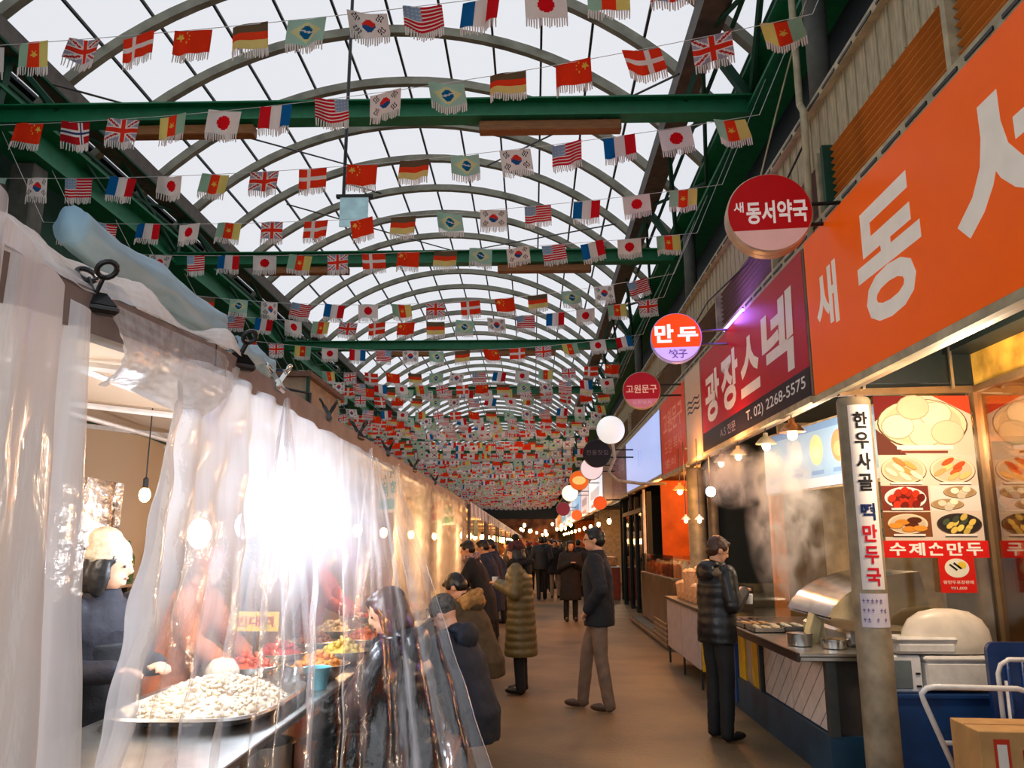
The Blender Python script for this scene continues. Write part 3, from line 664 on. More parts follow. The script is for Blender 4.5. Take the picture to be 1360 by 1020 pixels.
# steel pipe column with its notices
PIPE = mat('galvanised_pipe', (150, 138, 116), .55, .25, var=.28, scale=6, bump=.12)
PX, PY, PR = 2.26, 5.55, .112
e = thing('pipe_column', 'thick grey steel pipe column in front of the dumpling stall', 'column', (PX, PY, 0))
m = MB(); m.lathe([(PR+.05, 0), (PR+.05, .02), (PR, .03), (PR, 2.58), (PR-.01, 2.6)], (0, 0, 0), 28); m.build('pipe', PIPE, e, R(40))
def wrap(name, z0, z1, a0, a1, colr, fn, m_, parent, wmm):
    """a notice bent round the pipe: print drawn flat, then rolled"""
    p = Print(); h = z1-z0; nn = 10
    for i in range(nn): p.rect(wmm*i/nn, 0, wmm*(i+1)/nn, h, colr, 0)
    fn(p, wmm, h); o = p.build(name, (0, 0, 0), (1, 0, 0), (0, 0, 1), m_, parent)
    bm = bmesh.new(); bm.from_mesh(o.data)
    for i in range(1, 16): bmesh.ops.bisect_plane(bm, geom=bm.verts[:]+bm.edges[:]+bm.faces[:], plane_co=(wmm*i/16, 0, 0), plane_no=(1, 0, 0))
    bm.to_mesh(o.data); bm.free()
    for v in o.data.vertices:
        x, z, l = v.co.x, v.co.z, -v.co.y; a = a0 + (a1-a0)*x/wmm; rr = PR + .002 + l; v.co = (rr*math.sin(a), -rr*math.cos(a), z0+z)
    return o
def strip(p, w, h):
    y = h-.05
    for t, c in (('한', 0), ('우', 0), ('사', 0), ('골', 0), (None, 0), ('떡', 1), ('만', 2), ('두', 2), ('국', 2)):
        if t is None: y -= .055; continue
        p.text(t, w*.2, y-.115, w*.8, y, ((30, 30, 34), (24, 40, 90), (206, 26, 44))[c], bold=.03); y -= .142
E_ = thing('column_banner', 'white vertical strip with black, blue and red Korean lettering on the pipe column', 'sign', (PX, PY, 0))
wrap('banner', 1.30, 2.54, -.75, .62, (226, 222, 222), strip, PAPER, E_, .15)
def note(p, w, h):
    rnd = random.Random(3)
    for r_ in range(3):
        x = .015
        while x < w-.03:
            if rnd.random() < .8:
                yy = h*(.78-.28*r_); p.rect(x, yy, x+.016, yy+.006, (120, 96, 150), 3); p.rect(x+.006, yy-.014, x+.01, yy+.014, (120, 96, 150), 3)
                if rnd.random() < .5: p.rect(x, yy-.014, x+.018, yy-.01, (110, 90, 150), 3)
            x += .026
E_ = thing('handwritten_note', 'small pale handwritten note taped to the pipe column', 'note', (PX, PY, 0))
wrap('note', 1.06, 1.275, -.95, .85, (214, 208, 222), note, PAPER, E_, .2)

# ------------------------------------------------------------ near food stall with picture menu
e = thing('stall_booth', 'steel framed glass booth of the dumpling stall with blue base panel', 'booth', (2.9, 5.7, 0), world=True)
FR = mat('bronze_frame', (150, 122, 88), .35, .6)
m = MB(); m.bar((2.28, 5.85, 2.7), (3.28, 5.85, 2.72), .05, .05); m.bar((3.28, 5.85, 2.72), (3.28, 3.0, 2.72), .05, .05); m.bar((3.28, 5.85, 0), (3.28, 5.85, 2.72), .06, .06, (0, 1, 0)); m.bar((2.42, 5.85, .9), (2.42, 5.85, 2.7), .03, .03, (0, 1, 0))
m.bar((3.28, 4.5, .8), (3.28, 4.5, 2.7), .05, .05, (0, 1, 0)); m.bar((3.28, 5.85, 2.35), (3.9, 5.85, 2.35), .03, .04); m.build('frame', FR, e)
m = MB(); m.box((2.4, 5.6, 0), (3.3, 5.66, .6)); m.box((2.36, 5.58, .6), (3.32, 6.0, .62)); m.build('base_panel', mat('blue_panel', (14, 60, 118), .5, var=.15), e)
m = MB(); m.box((2.42, 5.84, .9), (3.26, 5.85, 2.7)); m.build('pane', glass_mat('stall_glass', (240, 236, 226), .94), e)
m = MB(); m.box((3.28, 3.0, .8), (3.29, 5.82, 2.7)); m.build('pane', glass_mat('amber_glass', (236, 214, 176), .72), e)
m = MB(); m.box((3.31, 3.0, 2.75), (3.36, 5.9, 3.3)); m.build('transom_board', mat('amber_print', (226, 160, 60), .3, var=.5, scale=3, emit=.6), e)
m = MB(); m.box((2.5, 5.9, 2.78), (3.3, 5.93, 3.3)); m.build('upper_board', SHOPD, e)
m = MB(); m.bar((2.45, 5.8, 2.72), (2.45, 5.8, 3.1), .02, .02, (0, 1, 0)); m.build('hanger', STEEL, e); m = MB(); m.bar((3.1, 5.8, 2.72), (3.1, 5.8, 3.2), .02, .02, (0, 1, 0)); m.build('hanger', STEEL, e)
m = MB(); m.box((3.9, 5.93, 0), (5.2, 5.97, 3.0)); m.build('side_wall', SHOPW, e)
def dish(p, cx, cy, rx, ry, rim, food, n, fr, fc2=None, seed=1, tall=.5, ang=.5):
    rnd = random.Random(seed); p.disc(cx, cy, rx, ry, (96, 74, 56), 2); p.disc(cx, cy+.004, rx*.97, ry*.95, rim, 3); p.disc(cx, cy+.004, rx*.86, ry*.84, tuple(int(c*.9) for c in rim), 4)
    lay = 5
    for k in range(n):
        a = 2.4*k; d = .72*math.sqrt((k+.3)/n); x, y = cx+rx*d*math.cos(a), cy+ry*d*math.sin(a)
        c = food if not fc2 or k % 3 else fc2; j = rnd.uniform(.85, 1.1)
        p.disc(x, y-.002, fr*1.06, fr*tall*1.1, tuple(int(q*.72) for q in c), lay, 14, rot=ang); p.disc(x, y, fr, fr*tall, tuple(min(255, int(q*j)) for q in c), lay+1, 14, rot=ang); lay += .6
def menu(p, w, h, dim=1.0):
    q = h/1.2
    p.rect(0, 0, w, h, (216, 200, 184)); p.rect(0, h-.5*q, w, h, (216, 196, 176), 1.2); p.poly([(0, h), (.35*w, h), (0, h-.22*q)], (110, 30, 30), 1.4); p.poly([(.62*w, h), (w, h), (w, h-.16*q)], (206, 70, 40), 1.4); p.poly([(0, h-.5*q), (.3*w, h-.5*q), (0, h-.28*q)], (96, 50, 40), 1.4)
    dish(p, w*.49, h-.24*q, w*.47, .215*q, (232, 210, 172), (242, 226, 190), 7, .115, None, 3, .75, .1)
    p.rect(w*.2, h-.455*q, w*.78, h-.42*q, (226, 220, 216), 12); p.rect(w*.22, h-.485*q, w*.72, h-.465*q, (120, 60, 50), 12)
    dish(p, w*.25, h-.63*q, w*.235, .115*q, (226, 200, 168), (246, 226, 184), 7, .05, (230, 150, 80), 5, .35, -.6)
    dish(p, w*.75, h-.63*q, w*.235, .115*q, (232, 206, 176), (240, 190, 120), 7, .05, (214, 90, 40), 6, .35, .5)
    p.rect(0, h-.96*q, w*.48, h-.755*q, (120, 50, 40), 1.6); dish(p, w*.24, h-.86*q, w*.22, .095*q, (236, 232, 228), (196, 50, 24), 22, .03, (120, 30, 20), 7, .8, .8)
    p.rect(w*.5, h-.96*q, w, h-.755*q, (222, 214, 206), 1.6); dish(p, w*.8, h-.81*q, w*.17, .05*q, (180, 150, 110), (226, 216, 190), 4, .03, None, 8, .7, 0); dish(p, w*.66, h-.91*q, w*.17, .045*q, (180, 150, 110), (226, 216, 190), 4, .03, None, 9, .7, 0)
    p.rect(0, h-1.17*q, w*.48, h-.97*q, (120, 70, 40), 1.6); dish(p, w*.24, h-1.07*q, w*.21, .085*q, (226, 206, 176), (214, 140, 50), 6, .05, (90, 40, 20), 10, .4, 0)
    dish(p, w*.76, h-1.07*q, w*.23, .09*q, (52, 44, 44), (226, 196, 96), 12, .03, (70, 80, 60), 11, .6, .7)
    for x_, y_ in ((.26, .735), (.76, .735), (.24, .945), (.76, 1.155), (.24, 1.155)): p.rect(w*(x_-.16), h-(y_+.008)*q, w*(x_+.16), h-(y_-.008)*q, (232, 226, 220), 24)
E_ = thing('menu_poster', 'picture menu of dumpling dishes with red heading strip, beside the pipe column', 'poster', (2.85, 5.83, 1.5))
p = Print(); menu(p, .70, 1.05); p.build('picture_panel', (-.33, 0, .12), *TO_CAM, PAPER, E_, .0006)
p = Print(); p.rect(0, 0, .74, .12, (214, 32, 28)); x = .04
for t in '수제손만두': p.text(t, x, .015, x+.115, .105, (250, 244, 236), bold=.03); x += .135
p.build('heading_strip', (-.35, 0, 0), *TO_CAM, PAPER, E_)
E_ = thing('menu_poster', 'dimmer second picture menu at the right edge behind glass', 'poster', (3.7, 5.9, 1.5))
p = Print(); menu(p, .66, 1.0); p.build('picture_panel', (-.33, 0, .12), *TO_CAM, print_mat('faded_print', .6), E_, .0006)
p = Print(); p.rect(0, 0, .7, .12, (196, 50, 36)); x = .06
for t in '구원손만두': p.text(t, x, .015, x+.11, .105, (232, 214, 196), bold=.03); x += .125
p.build('heading_strip', (-.33, 0, 0), *TO_CAM, PAPER, E_)
for (lb, x0, z0, y0, txt) in (('small red price card with a plate picture under the picture menu', 2.86, 1.26, 5.8, '왕만두포장판매'), ('red and yellow price card at the right edge', 3.38, 1.26, 5.8, '찐만두포장판매')):
    E_ = thing('price_card', lb, 'card', (x0, y0, z0)); p = Print(); p.rect(0, 0, .25, .25, (214, 34, 26))
    p.disc(.125, .17, .085, .066, (234, 232, 214), 2); p.poly([(.07, .19), (.12, .15), (.13, .16), (.08, .2)], (40, 40, 44), 3); p.poly([(.1, .2), (.15, .16), (.16, .17), (.11, .21)], (40, 40, 44), 3); p.disc(.16, .19, .03, .025, (232, 200, 70), 3)
    p.text(txt, .02, .06, .23, .085, (246, 226, 210), bold=.01); p.text('₩1,000', .07, .02, .18, .042, (246, 226, 210), bold=.01); p.build('card', (0, 0, 0), *TO_CAM, PAPER, E_)
# things on the ledge
FOAM = mat('styrofoam', (232, 230, 226), .7, bump=.1, bscale=120)
def boxthing(nm, lb, cat, a, b, mt, bev=.012, lid=None, group=None):
    c = ((a[0]+b[0])/2, (a[1]+b[1])/2, a[2]); e = thing(nm, lb, cat, c, world=True, group=group); zz = b[2] - (lid or 0)
    m = MB(); m.box(a, (b[0], b[1], zz), bev); m.build('body', mt, e)
    if lid: m = MB(); m.box((a[0]-.008, a[1]-.008, zz+.002), (b[0]+.008, b[1]+.008, b[2]), bev); m.build('lid', mt, e)
    return e
boxthing('foam_box', 'lower white foam box on the blue ledge, widest of the three', 'box', (2.62, 5.62, .64), (3.2, 5.82, .86), FOAM, .015, .04)
boxthing('foam_box', 'upper white foam box under the covered steamer', 'box', (2.44, 5.62, .87), (2.84, 5.82, .98), FOAM, .02, .03)
e = thing('covered_steamer', 'white domed plastic sheet covering a steamer on the foam boxes', 'steamer', (2.78, 5.72, .87))
m = MB(); m.lathe([(.3, 0), (.31, .06), (.295, .15), (.25, .22), (.17, .27), (.06, .29), (0.01, .29)], (0.04, 0, 0.0), 28); o = m.build('cover', mat('milky_sheet', (236, 226, 210), .35, var=.08), e, True); o.scale = (1, .3, 1); o.location = (0, 0, .0)
e = thing('microwave', 'grey fronted white appliance on the ledge by the column', 'appliance', (2.5, 5.7, .62), world=True)
m = MB(); m.box((2.38, 5.64, .624), (2.6, 5.84, .86), .01); m.build('body', WHITEP, e); m = MB(); m.box((2.39, 5.63, .65), (2.53, 5.642, .83), .004); m.build('door', mat('grey_window', (110, 124, 128), .2), e)
m = MB()
for z in (.66, .74): m.box((2.555, 5.632, z), (2.585, 5.64, z+.012))
m.build('button', BLACK, e)
e = thing('blue_crate', 'dark blue ribbed plastic crate lid leaning upright at the right edge', 'crate', (3.2, 5.3, .0), rz=R(-3))
BL = mat('blue_plastic', (14, 52, 110), .3, coat=.3); m = MB(); pr = []
for (cx_, cz_, a0) in ((.36, .06, 270), (.36, .94, 0), (-.3, .94, 90), (-.3, .06, 180)):
    for k in range(5): a = R(a0+22.5*k); pr.append((cx_+.05*math.cos(a), cz_+.05*math.sin(a)))
m.prism(pr, (0, 0, 0), (1, 0, 0), (0, 0, 1), .04); m.build('panel', BL, e)
for k in range(7): m = MB(); m.tube([(-.24+.09*k, -.045, .1), (-.24+.09*k, -.045, .9)], .014, 6); m.build('rib', BL, e, True)
WT = mat('white_tube', (226, 226, 224), .3, coat=.3)
e = thing('hand_trolley', 'white tubular hand trolley folded in front of the blue panel', 'trolley', (2.40, 4.95, 0), rz=R(-3))
def rr(pts, r=.013, n=8): m = MB(); m.tube(pts, r, n); return m
rr([(.12, 0, .03), (-.13, -.02, .7), (-.14, -.02, .74), (-.11, -.02, .77), (-.06, -.02, .78), (.4, -.02, .775), (.45, -.02, .76), (.49, -.02, .72), (.68, -.05, .3), (.72, -.06, .03)], .016).build('outer_frame', WT, e, True)
rr([(-.04, 0, .47), (.58, 0, .47)], .013).build('cross_bar', WT, e, True)
rr([(.36, .1, .05), (.36, .1, .84), (.38, .1, .89), (.43, .1, .92), (.56, .1, .92), (.61, .1, .89), (.64, .1, .84), (.62, .1, .4), (.6, .1, .05)], .014).build('inner_frame', WT, e, True)
for k in range(2): rr([(.4+.2*k, .1, .05), (.4+.2*k, .1, .8)], .009).build('stay', WT, e, True)
CARD = mat('cardboard', (196, 150, 92), .8, var=.1)
def carton(lb, x, y, z, sx, sy, sz, rz):
    e = thing('cardboard_box', lb, 'box', (x, y, z), rz=rz); m = MB(); m.box((-sx/2, -sy/2, 0), (sx/2, sy/2, sz), .004); m.build('body', CARD, e)
    m = MB(); m.box((-sx/2, -.004, sz), (sx/2, .004, sz+.002)); m.build('flap_seam', mat('brown_tape', (150, 100, 50), .4), e)
    p = Print(); p.rect(sx*.14, sz*.62, sx*.3, sz*.94, (200, 60, 36)); p.rect(sx*.17, sz*.68, sx*.27, sz*.9, (232, 226, 216), 2); p.build('label', (-sx/2, -sy/2-.001, 0), *TO_CAM, PAPER, e)
    p = Print(); p.rect(-.1*sx, sz*.4, sx*.4, sz*.86, (176, 40, 30)); p.text('만두', 0, sz*.5, sx*.3, sz*.72, (240, 220, 190), bold=.03); p.build('side_label', (sx*.02, -sy/2-.0016, 0), *TO_CAM, PAPER, e); return e
carton('cardboard box with red label, in front of the white trolley', 2.60, 4.66, 0, .5, .34, .63, R(-4))
carton('cardboard box behind the front one, cut by the right edge', 3.08, 4.62, 0, .4, .34, .62, R(5))

# ------------------------------------------------------------ steam counter
TX = 2.05
e = thing('steam_counter', 'steel food counter with white diagonal board front and blue plinth', 'counter', (2.4, 7.0, 0), world=True)
m = MB(); m.box((TX-.02, 5.84, .0), (3.0, 8.6, .3)); m.build('plinth', mat('blue_teal_plinth', (22, 62, 86), .5, var=.3, scale=3), e)
m = MB(); m.box((TX+.03, 5.88, .3), (2.95, 8.5, .8)); m.build('carcass', mat('grey_carcass', (60, 54, 50), .6), e)
m = MB(); m.box((1.84, 5.78, .80), (3.0, 8.6, .83), .005); m.box((1.82, 5.76, .83), (3.0, 8.62, .855), .006); m.build('worktop', STEEL, e)
m = MB(); m.box((1.81, 5.75, .80), (1.83, 8.62, .86)); m.build('dark_edge', mat('dark_edge', (40, 30, 28), .3), e)
for y in (5.86, 7.55): m = MB(); m.box((TX-.02, y-.03, .3), (TX+.05, y+.03, .8)); m.build('post', mat('grey_post', (76, 80, 78), .4, .5), e)
def clip(poly, x0, x1, y0, y1):
    for ax, lim, sg in ((0, x0, 1), (0, x1, -1), (1, y0, 1), (1, y1, -1)):
        out = []
        for i in range(len(poly)):
            a, b = poly[i-1], poly[i]; da, db = (a[ax]-lim)*sg, (b[ax]-lim)*sg
            if (da >= 0) != (db >= 0): t = da/(da-db); out.append((a[0]+t*(b[0]-a[0]), a[1]+t*(b[1]-a[1])))
            if db >= 0: out.append(b)
        poly = out
        if len(poly) < 3: return None
    return poly
BRD = mat('pink_white_board', (226, 212, 204), .45, var=.08)
for (s0, s1) in ((.04, .8), (.82, 1.62)):
    for k in range(-6, 12):
        a = k*.2; q = clip([(a, 0), (a+.184, 0), (a+.184+.62, .5), (a+.62, .5)], s0, s1, 0, .48)
        if q: m = MB(); m.prism(q, (TX+.03, 7.52, .31), *TO_ROAD, .02); m.build('diagonal_board', BRD, e)
YEL = mat('yellow_panel', (232, 186, 22), .5, var=.12)
m = MB(); m.box((TX, 7.6, .3), (TX+.03, 7.85, .8)); m.build('yellow_panel', YEL, e); m = MB(); m.box((TX, 8.1, .3), (TX+.03, 8.35, .8)); m.build('yellow_panel', YEL, e); m = MB(); m.box((TX+.01, 7.86, .3), (TX+.03, 8.09, .8)); m.build('steel_panel', STEEL, e)
m = MB(); m.box((TX-.03, 8.38, .05), (TX+.3, 8.6, .8)); m.build('blue_panel', mat('blue_board', (20, 70, 140), .5), e)
# splash glass and steamer hood
e = thing('steamer_hood', 'curved stainless steamer lid raised over the counter', 'hood', (2.6, 6.6, .86), world=True)
m = MB()
def hoodp(u, v):
    a = R(12 + 70*v); return V(2.15 + .75*(1-math.cos(a))*1.1, 6.1 + .95*u, .98 + .42*math.sin(a))
m.grid(hoodp, 6, 14); m.grid(lambda u, v: hoodp(u, v) + V(.012, 0, -.02), 6, 14); m.build('curved_lid', BSTEEL, e, True)
m = MB(); pts = [(hoodp(0, v/10).x, hoodp(0, v/10).z) for v in range(11)] + [(2.95, .98)]
m.add([(x, 6.1, z) for x, z in pts], [tuple(range(12))]); m.build('end_plate', mat('cream_steel', (226, 204, 160), .35, .4), e)
m = MB(); m.box((2.3, 6.1, .857), (2.98, 7.1, .97), .02); m.build('steam_bath', STEEL, e)
e = thing('splash_screen', 'clear splash screen standing behind the food trays', 'screen', (2.35, 7.9, .86), world=True)
m = MB(); m.box((2.05, 7.7, .86), (2.058, 8.4, 1.2)); m.box((2.06, 8.39, .86), (2.6, 8.4, 1.2)); m.build('pane', glass_mat('clear_acrylic', (246, 246, 240), .86), e)
def lathe_thing(nm, lb, cat, pos, prof, mt, n=20, group=None, sc=None):
    m = MB(); m.lathe(prof, (0, 0, 0), n); o = m.build(nm, mt, None, R(40), pos); tag(o, lb, cat, group)
    if sc: o.scale = sc
    return o
ti = 0
for (x, y, w, l, c, lb) in ((2.0, 7.15, .13, .2, (226, 206, 160), 'tray of pale dumplings beside the round steel tins'), (2.0, 7.5, .13, .22, (214, 170, 110), 'tray of golden fried dumplings by the customer'), (2.22, 7.3, .15, .25, (236, 222, 190), 'tray of white dumplings in the steam'), (2.02, 7.9, .12, .2, (120, 90, 80), 'tray of dark seaweed rolls at the far end')):
    e = thing('food_tray', lb, 'tray', (x, y, .857)); m = MB(); m.box((-w, -l/1.6, 0), (w, l/1.6, .008)); 
    for a_, b_ in (((-w, -l/1.6, 0), (-w+.008, l/1.6, .04)), ((w-.008, -l/1.6, 0), (w, l/1.6, .04)), ((-w, -l/1.6, 0), (w, -l/1.6+.008, .04)), ((-w, l/1.6-.008, 0), (w, l/1.6, .04))): m.box(a_, b_)
    m.build('tray', STEEL, e); fm = mat('food_%d' % ti, c, .5, var=.25, scale=20); ti += 1; rnd = random.Random(ti)
    dm_ = MB(); dm_.ell((0, 0, 0), (.032, .022, .018), None, 8, 5); dme_ = dm_.mesh('dumpling', fm); dme_.shade_smooth()
    for i in range(5):
        for j in range(3):
            o = link('dumpling', dme_, e); o.location = (-w+.05+(2*w-.1)*j/2, -l/1.6+.05+(l*1.25-.1)*i/4, .028+.01*rnd.random()); o.rotation_euler = (0, 0, rnd.random()*3)
lathe_thing('steel_tin', 'round steel tin at the near corner of the steam counter', 'tin', (1.98, 6.2, .857), [(.085, 0), (.09, .005), (.09, .075), (.094, .08), (.094, .09), (.02, .095)], BSTEEL)
lathe_thing('steel_tin', 'lower round steel tin with a lid beside the pipe column', 'tin', (2.18, 6.05, .857), [(.085, 0), (.09, .004), (.09, .05), (.1, .055), (.1, .065), (.02, .07)], BSTEEL)
e = thing('paper_stand', 'cream card stand tilted on the steam counter', 'stand', (2.1, 6.35, .857)); m = MB(); m.bar((0, 0, 0), (.08, .05, .2), .12, .008, (0, 1, .3)); m.bar((.1, .06, 0), (.08, .05, .2), .1, .006, (0, 1, .3)); m.build('card', mat('cream_card', (236, 214, 160), .6), e)
# lit picture menu board above
e = thing('menu_lightbox', 'pale blue lit menu board with food pictures above the steam counter', 'sign', (2.9, 8.9, 2.15), world=True)
A, B = V(2.62, 9.0, 2.14), V(3.0, 6.35, 2.14); d = (B-A); L_ = d.length; d.normalize()
p = Print(); p.rect(0, 0, L_, .62, (150, 190, 230)); p.rect(0, 0, L_, .09, (206, 220, 240), 2); p.rect(0, .55, L_, .62, (120, 160, 210), 2)
rnd = random.Random(4)
for k in range(6):
    x = .35+k*.42; c = ((150, 196, 222), (180, 206, 226), (226, 214, 170), (236, 150, 110), (226, 120, 90), (190, 220, 180))[k]; p.disc(x, .36, .13, .15, c, 3); p.disc(x, .33, .09, .07, tuple(min(255, q+20) for q in c), 4); p.rect(x-.12, .12, x+.12, .16, (120, 160, 210), 3)
p.build('menu_face', A, d, (0, 0, 1), PRM, e)
nn = d.cross(V(0, 0, 1)); m = MB(); m.bar(A + V(0, 0, .31) - nn*.04, B + V(0, 0, .31) - nn*.04, .07, .66); m.build('housing', CREAM, e)
# pendant lamps above
def pendant(lb, x, y, z, r, w, shade=CREAM, top=3.0, rgb=(255, 214, 150), grp=None):
    e = thing('pendant_lamp', lb, 'lamp', (x, y, z), group=grp)
    m = MB(); m.lathe([(r, 0), (r*.98, .01), (r*.6, r*.55), (r*.25, r*.8), (r*.22, r*1.1)], (0, 0, 0), 18); m.build('shade', shade, e, R(50))
    m = MB(); m.tube([(0, 0, r*1.1), (0, 0, top-z)], .006, 5); m.build('cord', BLACK, e)
    m = MB(); m.ell((0, 0, -.02), (r*.4, r*.4, r*.45), None, 12, 8); m.build('bulb', emis('warm_bulb', (255, 226, 170), 14), e, True)
    if w: point((0, 0, -.07), rgb, w, .04, parent=None).parent = e
    return e
P = at(1052, 572, Y=6.9); pendant('copper shaded pendant lamp nearest the pipe column', P.x, 6.9, 2.55, .11, 4, mat('copper', (206, 140, 90), .3, .6))
pendant('steel pendant lamp over the steam counter', 2.28, 7.75, 2.55, .1, 4); pendant('smaller steel pendant lamp under the red sign', 2.25, 8.7, 2.55, .09, 0); pendant('farthest pendant lamp in the steam under the red sign', 2.25, 9.5, 2.55, .09, 0)
# back wall things behind steam: orange door post, hanging blue ribbon sign
e = thing('door_frame', 'orange painted door post behind the steam', 'door', (2.8, 9.3, 0), world=True); m = MB(); m.box((2.72, 9.2, 0), (2.86, 9.3, 2.3)); m.build('post', mat('orange_post', (222, 128, 20), .5), e); m = MB(); m.box((2.86, 9.22, 0), (3.3, 9.26, 2.3)); m.build('pane', glass_mat('door_glass', (206, 190, 150), .8), e)
e = thing('hanging_ornament', 'string of blue paper ornaments hanging by the steel wall', 'ornament', (2.95, 7.0, 1.45)); m = MB(); m.tube([(0, 0, .5), (0, 0, 0)], .004, 4); m.build('string', WHITEP, e)
BLO = mat('blue_ornament', (50, 130, 160), .4)
for z, s in ((.4, .05), (.24, .05), (.08, .06)): m = MB(); m.prism([(s*(1+.35*(k % 2))*math.cos(R(30*k)), s*(1+.35*(k % 2))*math.sin(R(30*k))) for k in range(12)], (0, 0, z), (1, 0, 0), (0, 0, 1), .02); m.build('ornament', BLO, e)
m = MB(); m.box((3.0, 6.02, .86), (4.5, 6.06, 2.6)); tag(m.build('steel_partition', mat('pale_steel', (206, 200, 190), .35, .3)), 'pale steel partition behind the raised steamer lid', 'partition')

# ------------------------------------------------------------ yellow and white snack cart
e = thing('snack_cart', 'white panelled snack cart with yellow end on thin legs', 'cart', (2.05, 10.2, 0), world=True)
WPN = mat('lilac_white_panel', (196, 178, 176), .5, var=.08); x0, y0, y1 = 1.86, 9.3, 11.5
for k in range(2):
    m = MB(); a = y0+.02+k*1.09; m.box((x0, a, .22), (x0+.02, a+1.06, .84), .004); m.build('side_panel', WPN, e)
m = MB(); m.box((x0+.02, y0, .2), (x0+.55, y0+.02, .84)); m.build('end_panel', YEL, e)
m = MB(); m.box((x0-.02, y0-.02, .84), (x0+.58, y1+.02, .88), .006); m.build('top', mat('dark_wood_top', (60, 46, 36), .5), e); m = MB(); m.box((x0+.02, y0+.02, .2), (x0+.55, y1, .22)); m.build('bottom', STEEL, e)
for x in (x0+.02, x0+.52):
    for y in (y0+.04, y0+1.1, y1-.04): m = MB(); m.bar((x, y, 0), (x, y, .22), .025, .025, (0, 1, 0)); m.build('leg', ROD, e)
PAPC = mat('paper_cup_orange', (240, 178, 124), .5, var=.2, scale=20, emit=.0)
rnd = random.Random(9)
for k in range(14):
    y = 9.5+.14*k+rnd.uniform(-.03, .03); x = 2.0+.18*(k % 2); h = .16+.05*rnd.random() + (.18 if 5 < k < 10 else 0)
    e = lathe_thing('snack_cup', 'pale orange snack cup, %s from the near end of the white cart' % nth(k), 'cup', (x, y, .881), [(.045, 0), (.06, h), (.066, h+.004), (.055, h+.03), (.02, h+.05)], PAPC, 12, 'snack cups on the cart')

# ------------------------------------------------------------ columns and shop front beyond the counter
for k, (x, y, r_) in enumerate(((2.42, 11.9, .13), (2.75, 12.3, .08))):
    m = MB(); m.lathe([(r_+.03, 0), (r_, .05), (r_, 2.68), (r_+.03, 2.7)], (0, 0, 0), 20); tag(m.build('steel_column', PIPE, None, R(40), (x, y, 0)), ('thick' if k == 0 else 'thin') + ' olive grey steel column by the hanging white lamps', 'column')
for k, (u, v, Y) in enumerate(((911, 690, 10.8), (929, 690, 10.4))):
    P = at(u, v, Y=Y); pendant(('left' if k == 0 else 'right') + ' of two small white pendant lamps by the steel column', P.x, Y, P.z, .06, 6, mat('pink_white_shade', (236, 210, 200), .4), 2.95)
P = at(944, 653, Y=9.9); e = thing('spot_lamp', 'bright cold white bulb in the dark shop beside the steam', 'lamp', P); m = MB(); m.ell((0, 0, 0), (.06, .06, .06), None, 14, 10); m.build('bulb', emis('cold_bulb', (240, 246, 255), 30), e, True); m = MB(); m.tube([(0, 0, .06), (0, 0, 2.99-P.z)], .01, 5); m.build('cord', BLACK, e); point((0, 0, -.1), (220, 235, 255), 8, .05).parent = e
P = at(903, 651, Y=11.5); pendant('amber glowing lamp under the brick orange sign', P.x, 11.5, P.z, .1, 12, mat('amber_shade', (220, 150, 60), .4, emit=.6), 2.95, (255, 180, 90))
for k in range(3): P = at(915+k*14, 640-k*3, Y=11.6); m = MB(); m.box((-.22, -.05, 0), (.0, .05, .02)); tag(m.build('ceiling_batten', mat('pale_batten', (180, 170, 140), .5), None, False, (P.x+.1, 11.2+.4*k, 2.9)), '%s pale batten on the dark shop ceiling, counted from the aisle camera' % nth(k), 'batten', 'pale battens on the dark shop ceiling')
# orange snack shop
e = thing('snack_display', 'steel snack counter with glass case of cups in the orange shop', 'counter', (2.6, 15.2, 0), world=True)
m = MB(); m.box((2.28, 13.4, .12), (2.9, 17.2, 1.0), .01); m.build('cabinet', mat('bronze_steel', (150, 122, 92), .3, .7, var=.2, scale=3), e); m = MB(); m.box((2.27, 13.39, 1.0), (2.92, 17.2, 1.03)); m.build('top', STEEL, e); m = MB(); m.box((2.32, 13.45, 0), (2.86, 17.1, .12)); m.build('plinth', BLACK, e)
m = MB(); m.box((2.3, 13.4, 1.03), (2.305, 17.1, 1.4)); m.box((2.3, 13.4, 1.03), (2.9, 13.405, 1.4)); m.build('pane', glass_mat('clear_acrylic', (246, 246, 240), .86), e)
m = MB(); m.box((2.7, 13.4, 1.28), (2.9, 17.1, 1.3)); m.build('shelf', STEEL, e)
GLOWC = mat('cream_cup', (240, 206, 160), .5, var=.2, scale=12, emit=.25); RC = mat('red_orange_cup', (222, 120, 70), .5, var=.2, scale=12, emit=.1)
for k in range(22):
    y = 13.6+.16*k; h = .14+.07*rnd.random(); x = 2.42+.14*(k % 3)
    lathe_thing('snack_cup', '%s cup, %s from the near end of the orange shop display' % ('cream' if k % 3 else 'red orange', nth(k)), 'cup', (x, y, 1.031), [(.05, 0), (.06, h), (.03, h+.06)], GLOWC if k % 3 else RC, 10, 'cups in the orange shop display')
for k in range(8): lathe_thing('sauce_jar', 'dark jar, %s from the near end of the orange shop shelf' % nth(k), 'jar', (4.15, 14.2+.3*k, 1.9), [(.06, 0), (.06, .12), (.04, .15), (.04, .18)], BLACK, 10, 'dark jars on the orange shop shelf')
m = MB(); m.box((4.05, 13.9, 1.87), (4.39, 17, 1.9)); tag(m.build('wall_shelf', BLACK), 'black high shelf on the orange wall', 'shelf')
for k in range(5):
    m = MB(); m.box((4.3, 13.5+.9*k, 0), (4.395, 13.62+.9*k, 3.0)); tag(m.build('wall_batten', mat('dark_wood', (92, 48, 24), .5)), 'dark vertical batten, %s from the near end of the orange shop wall' % nth(k), 'batten', 'battens on the orange shop wall')
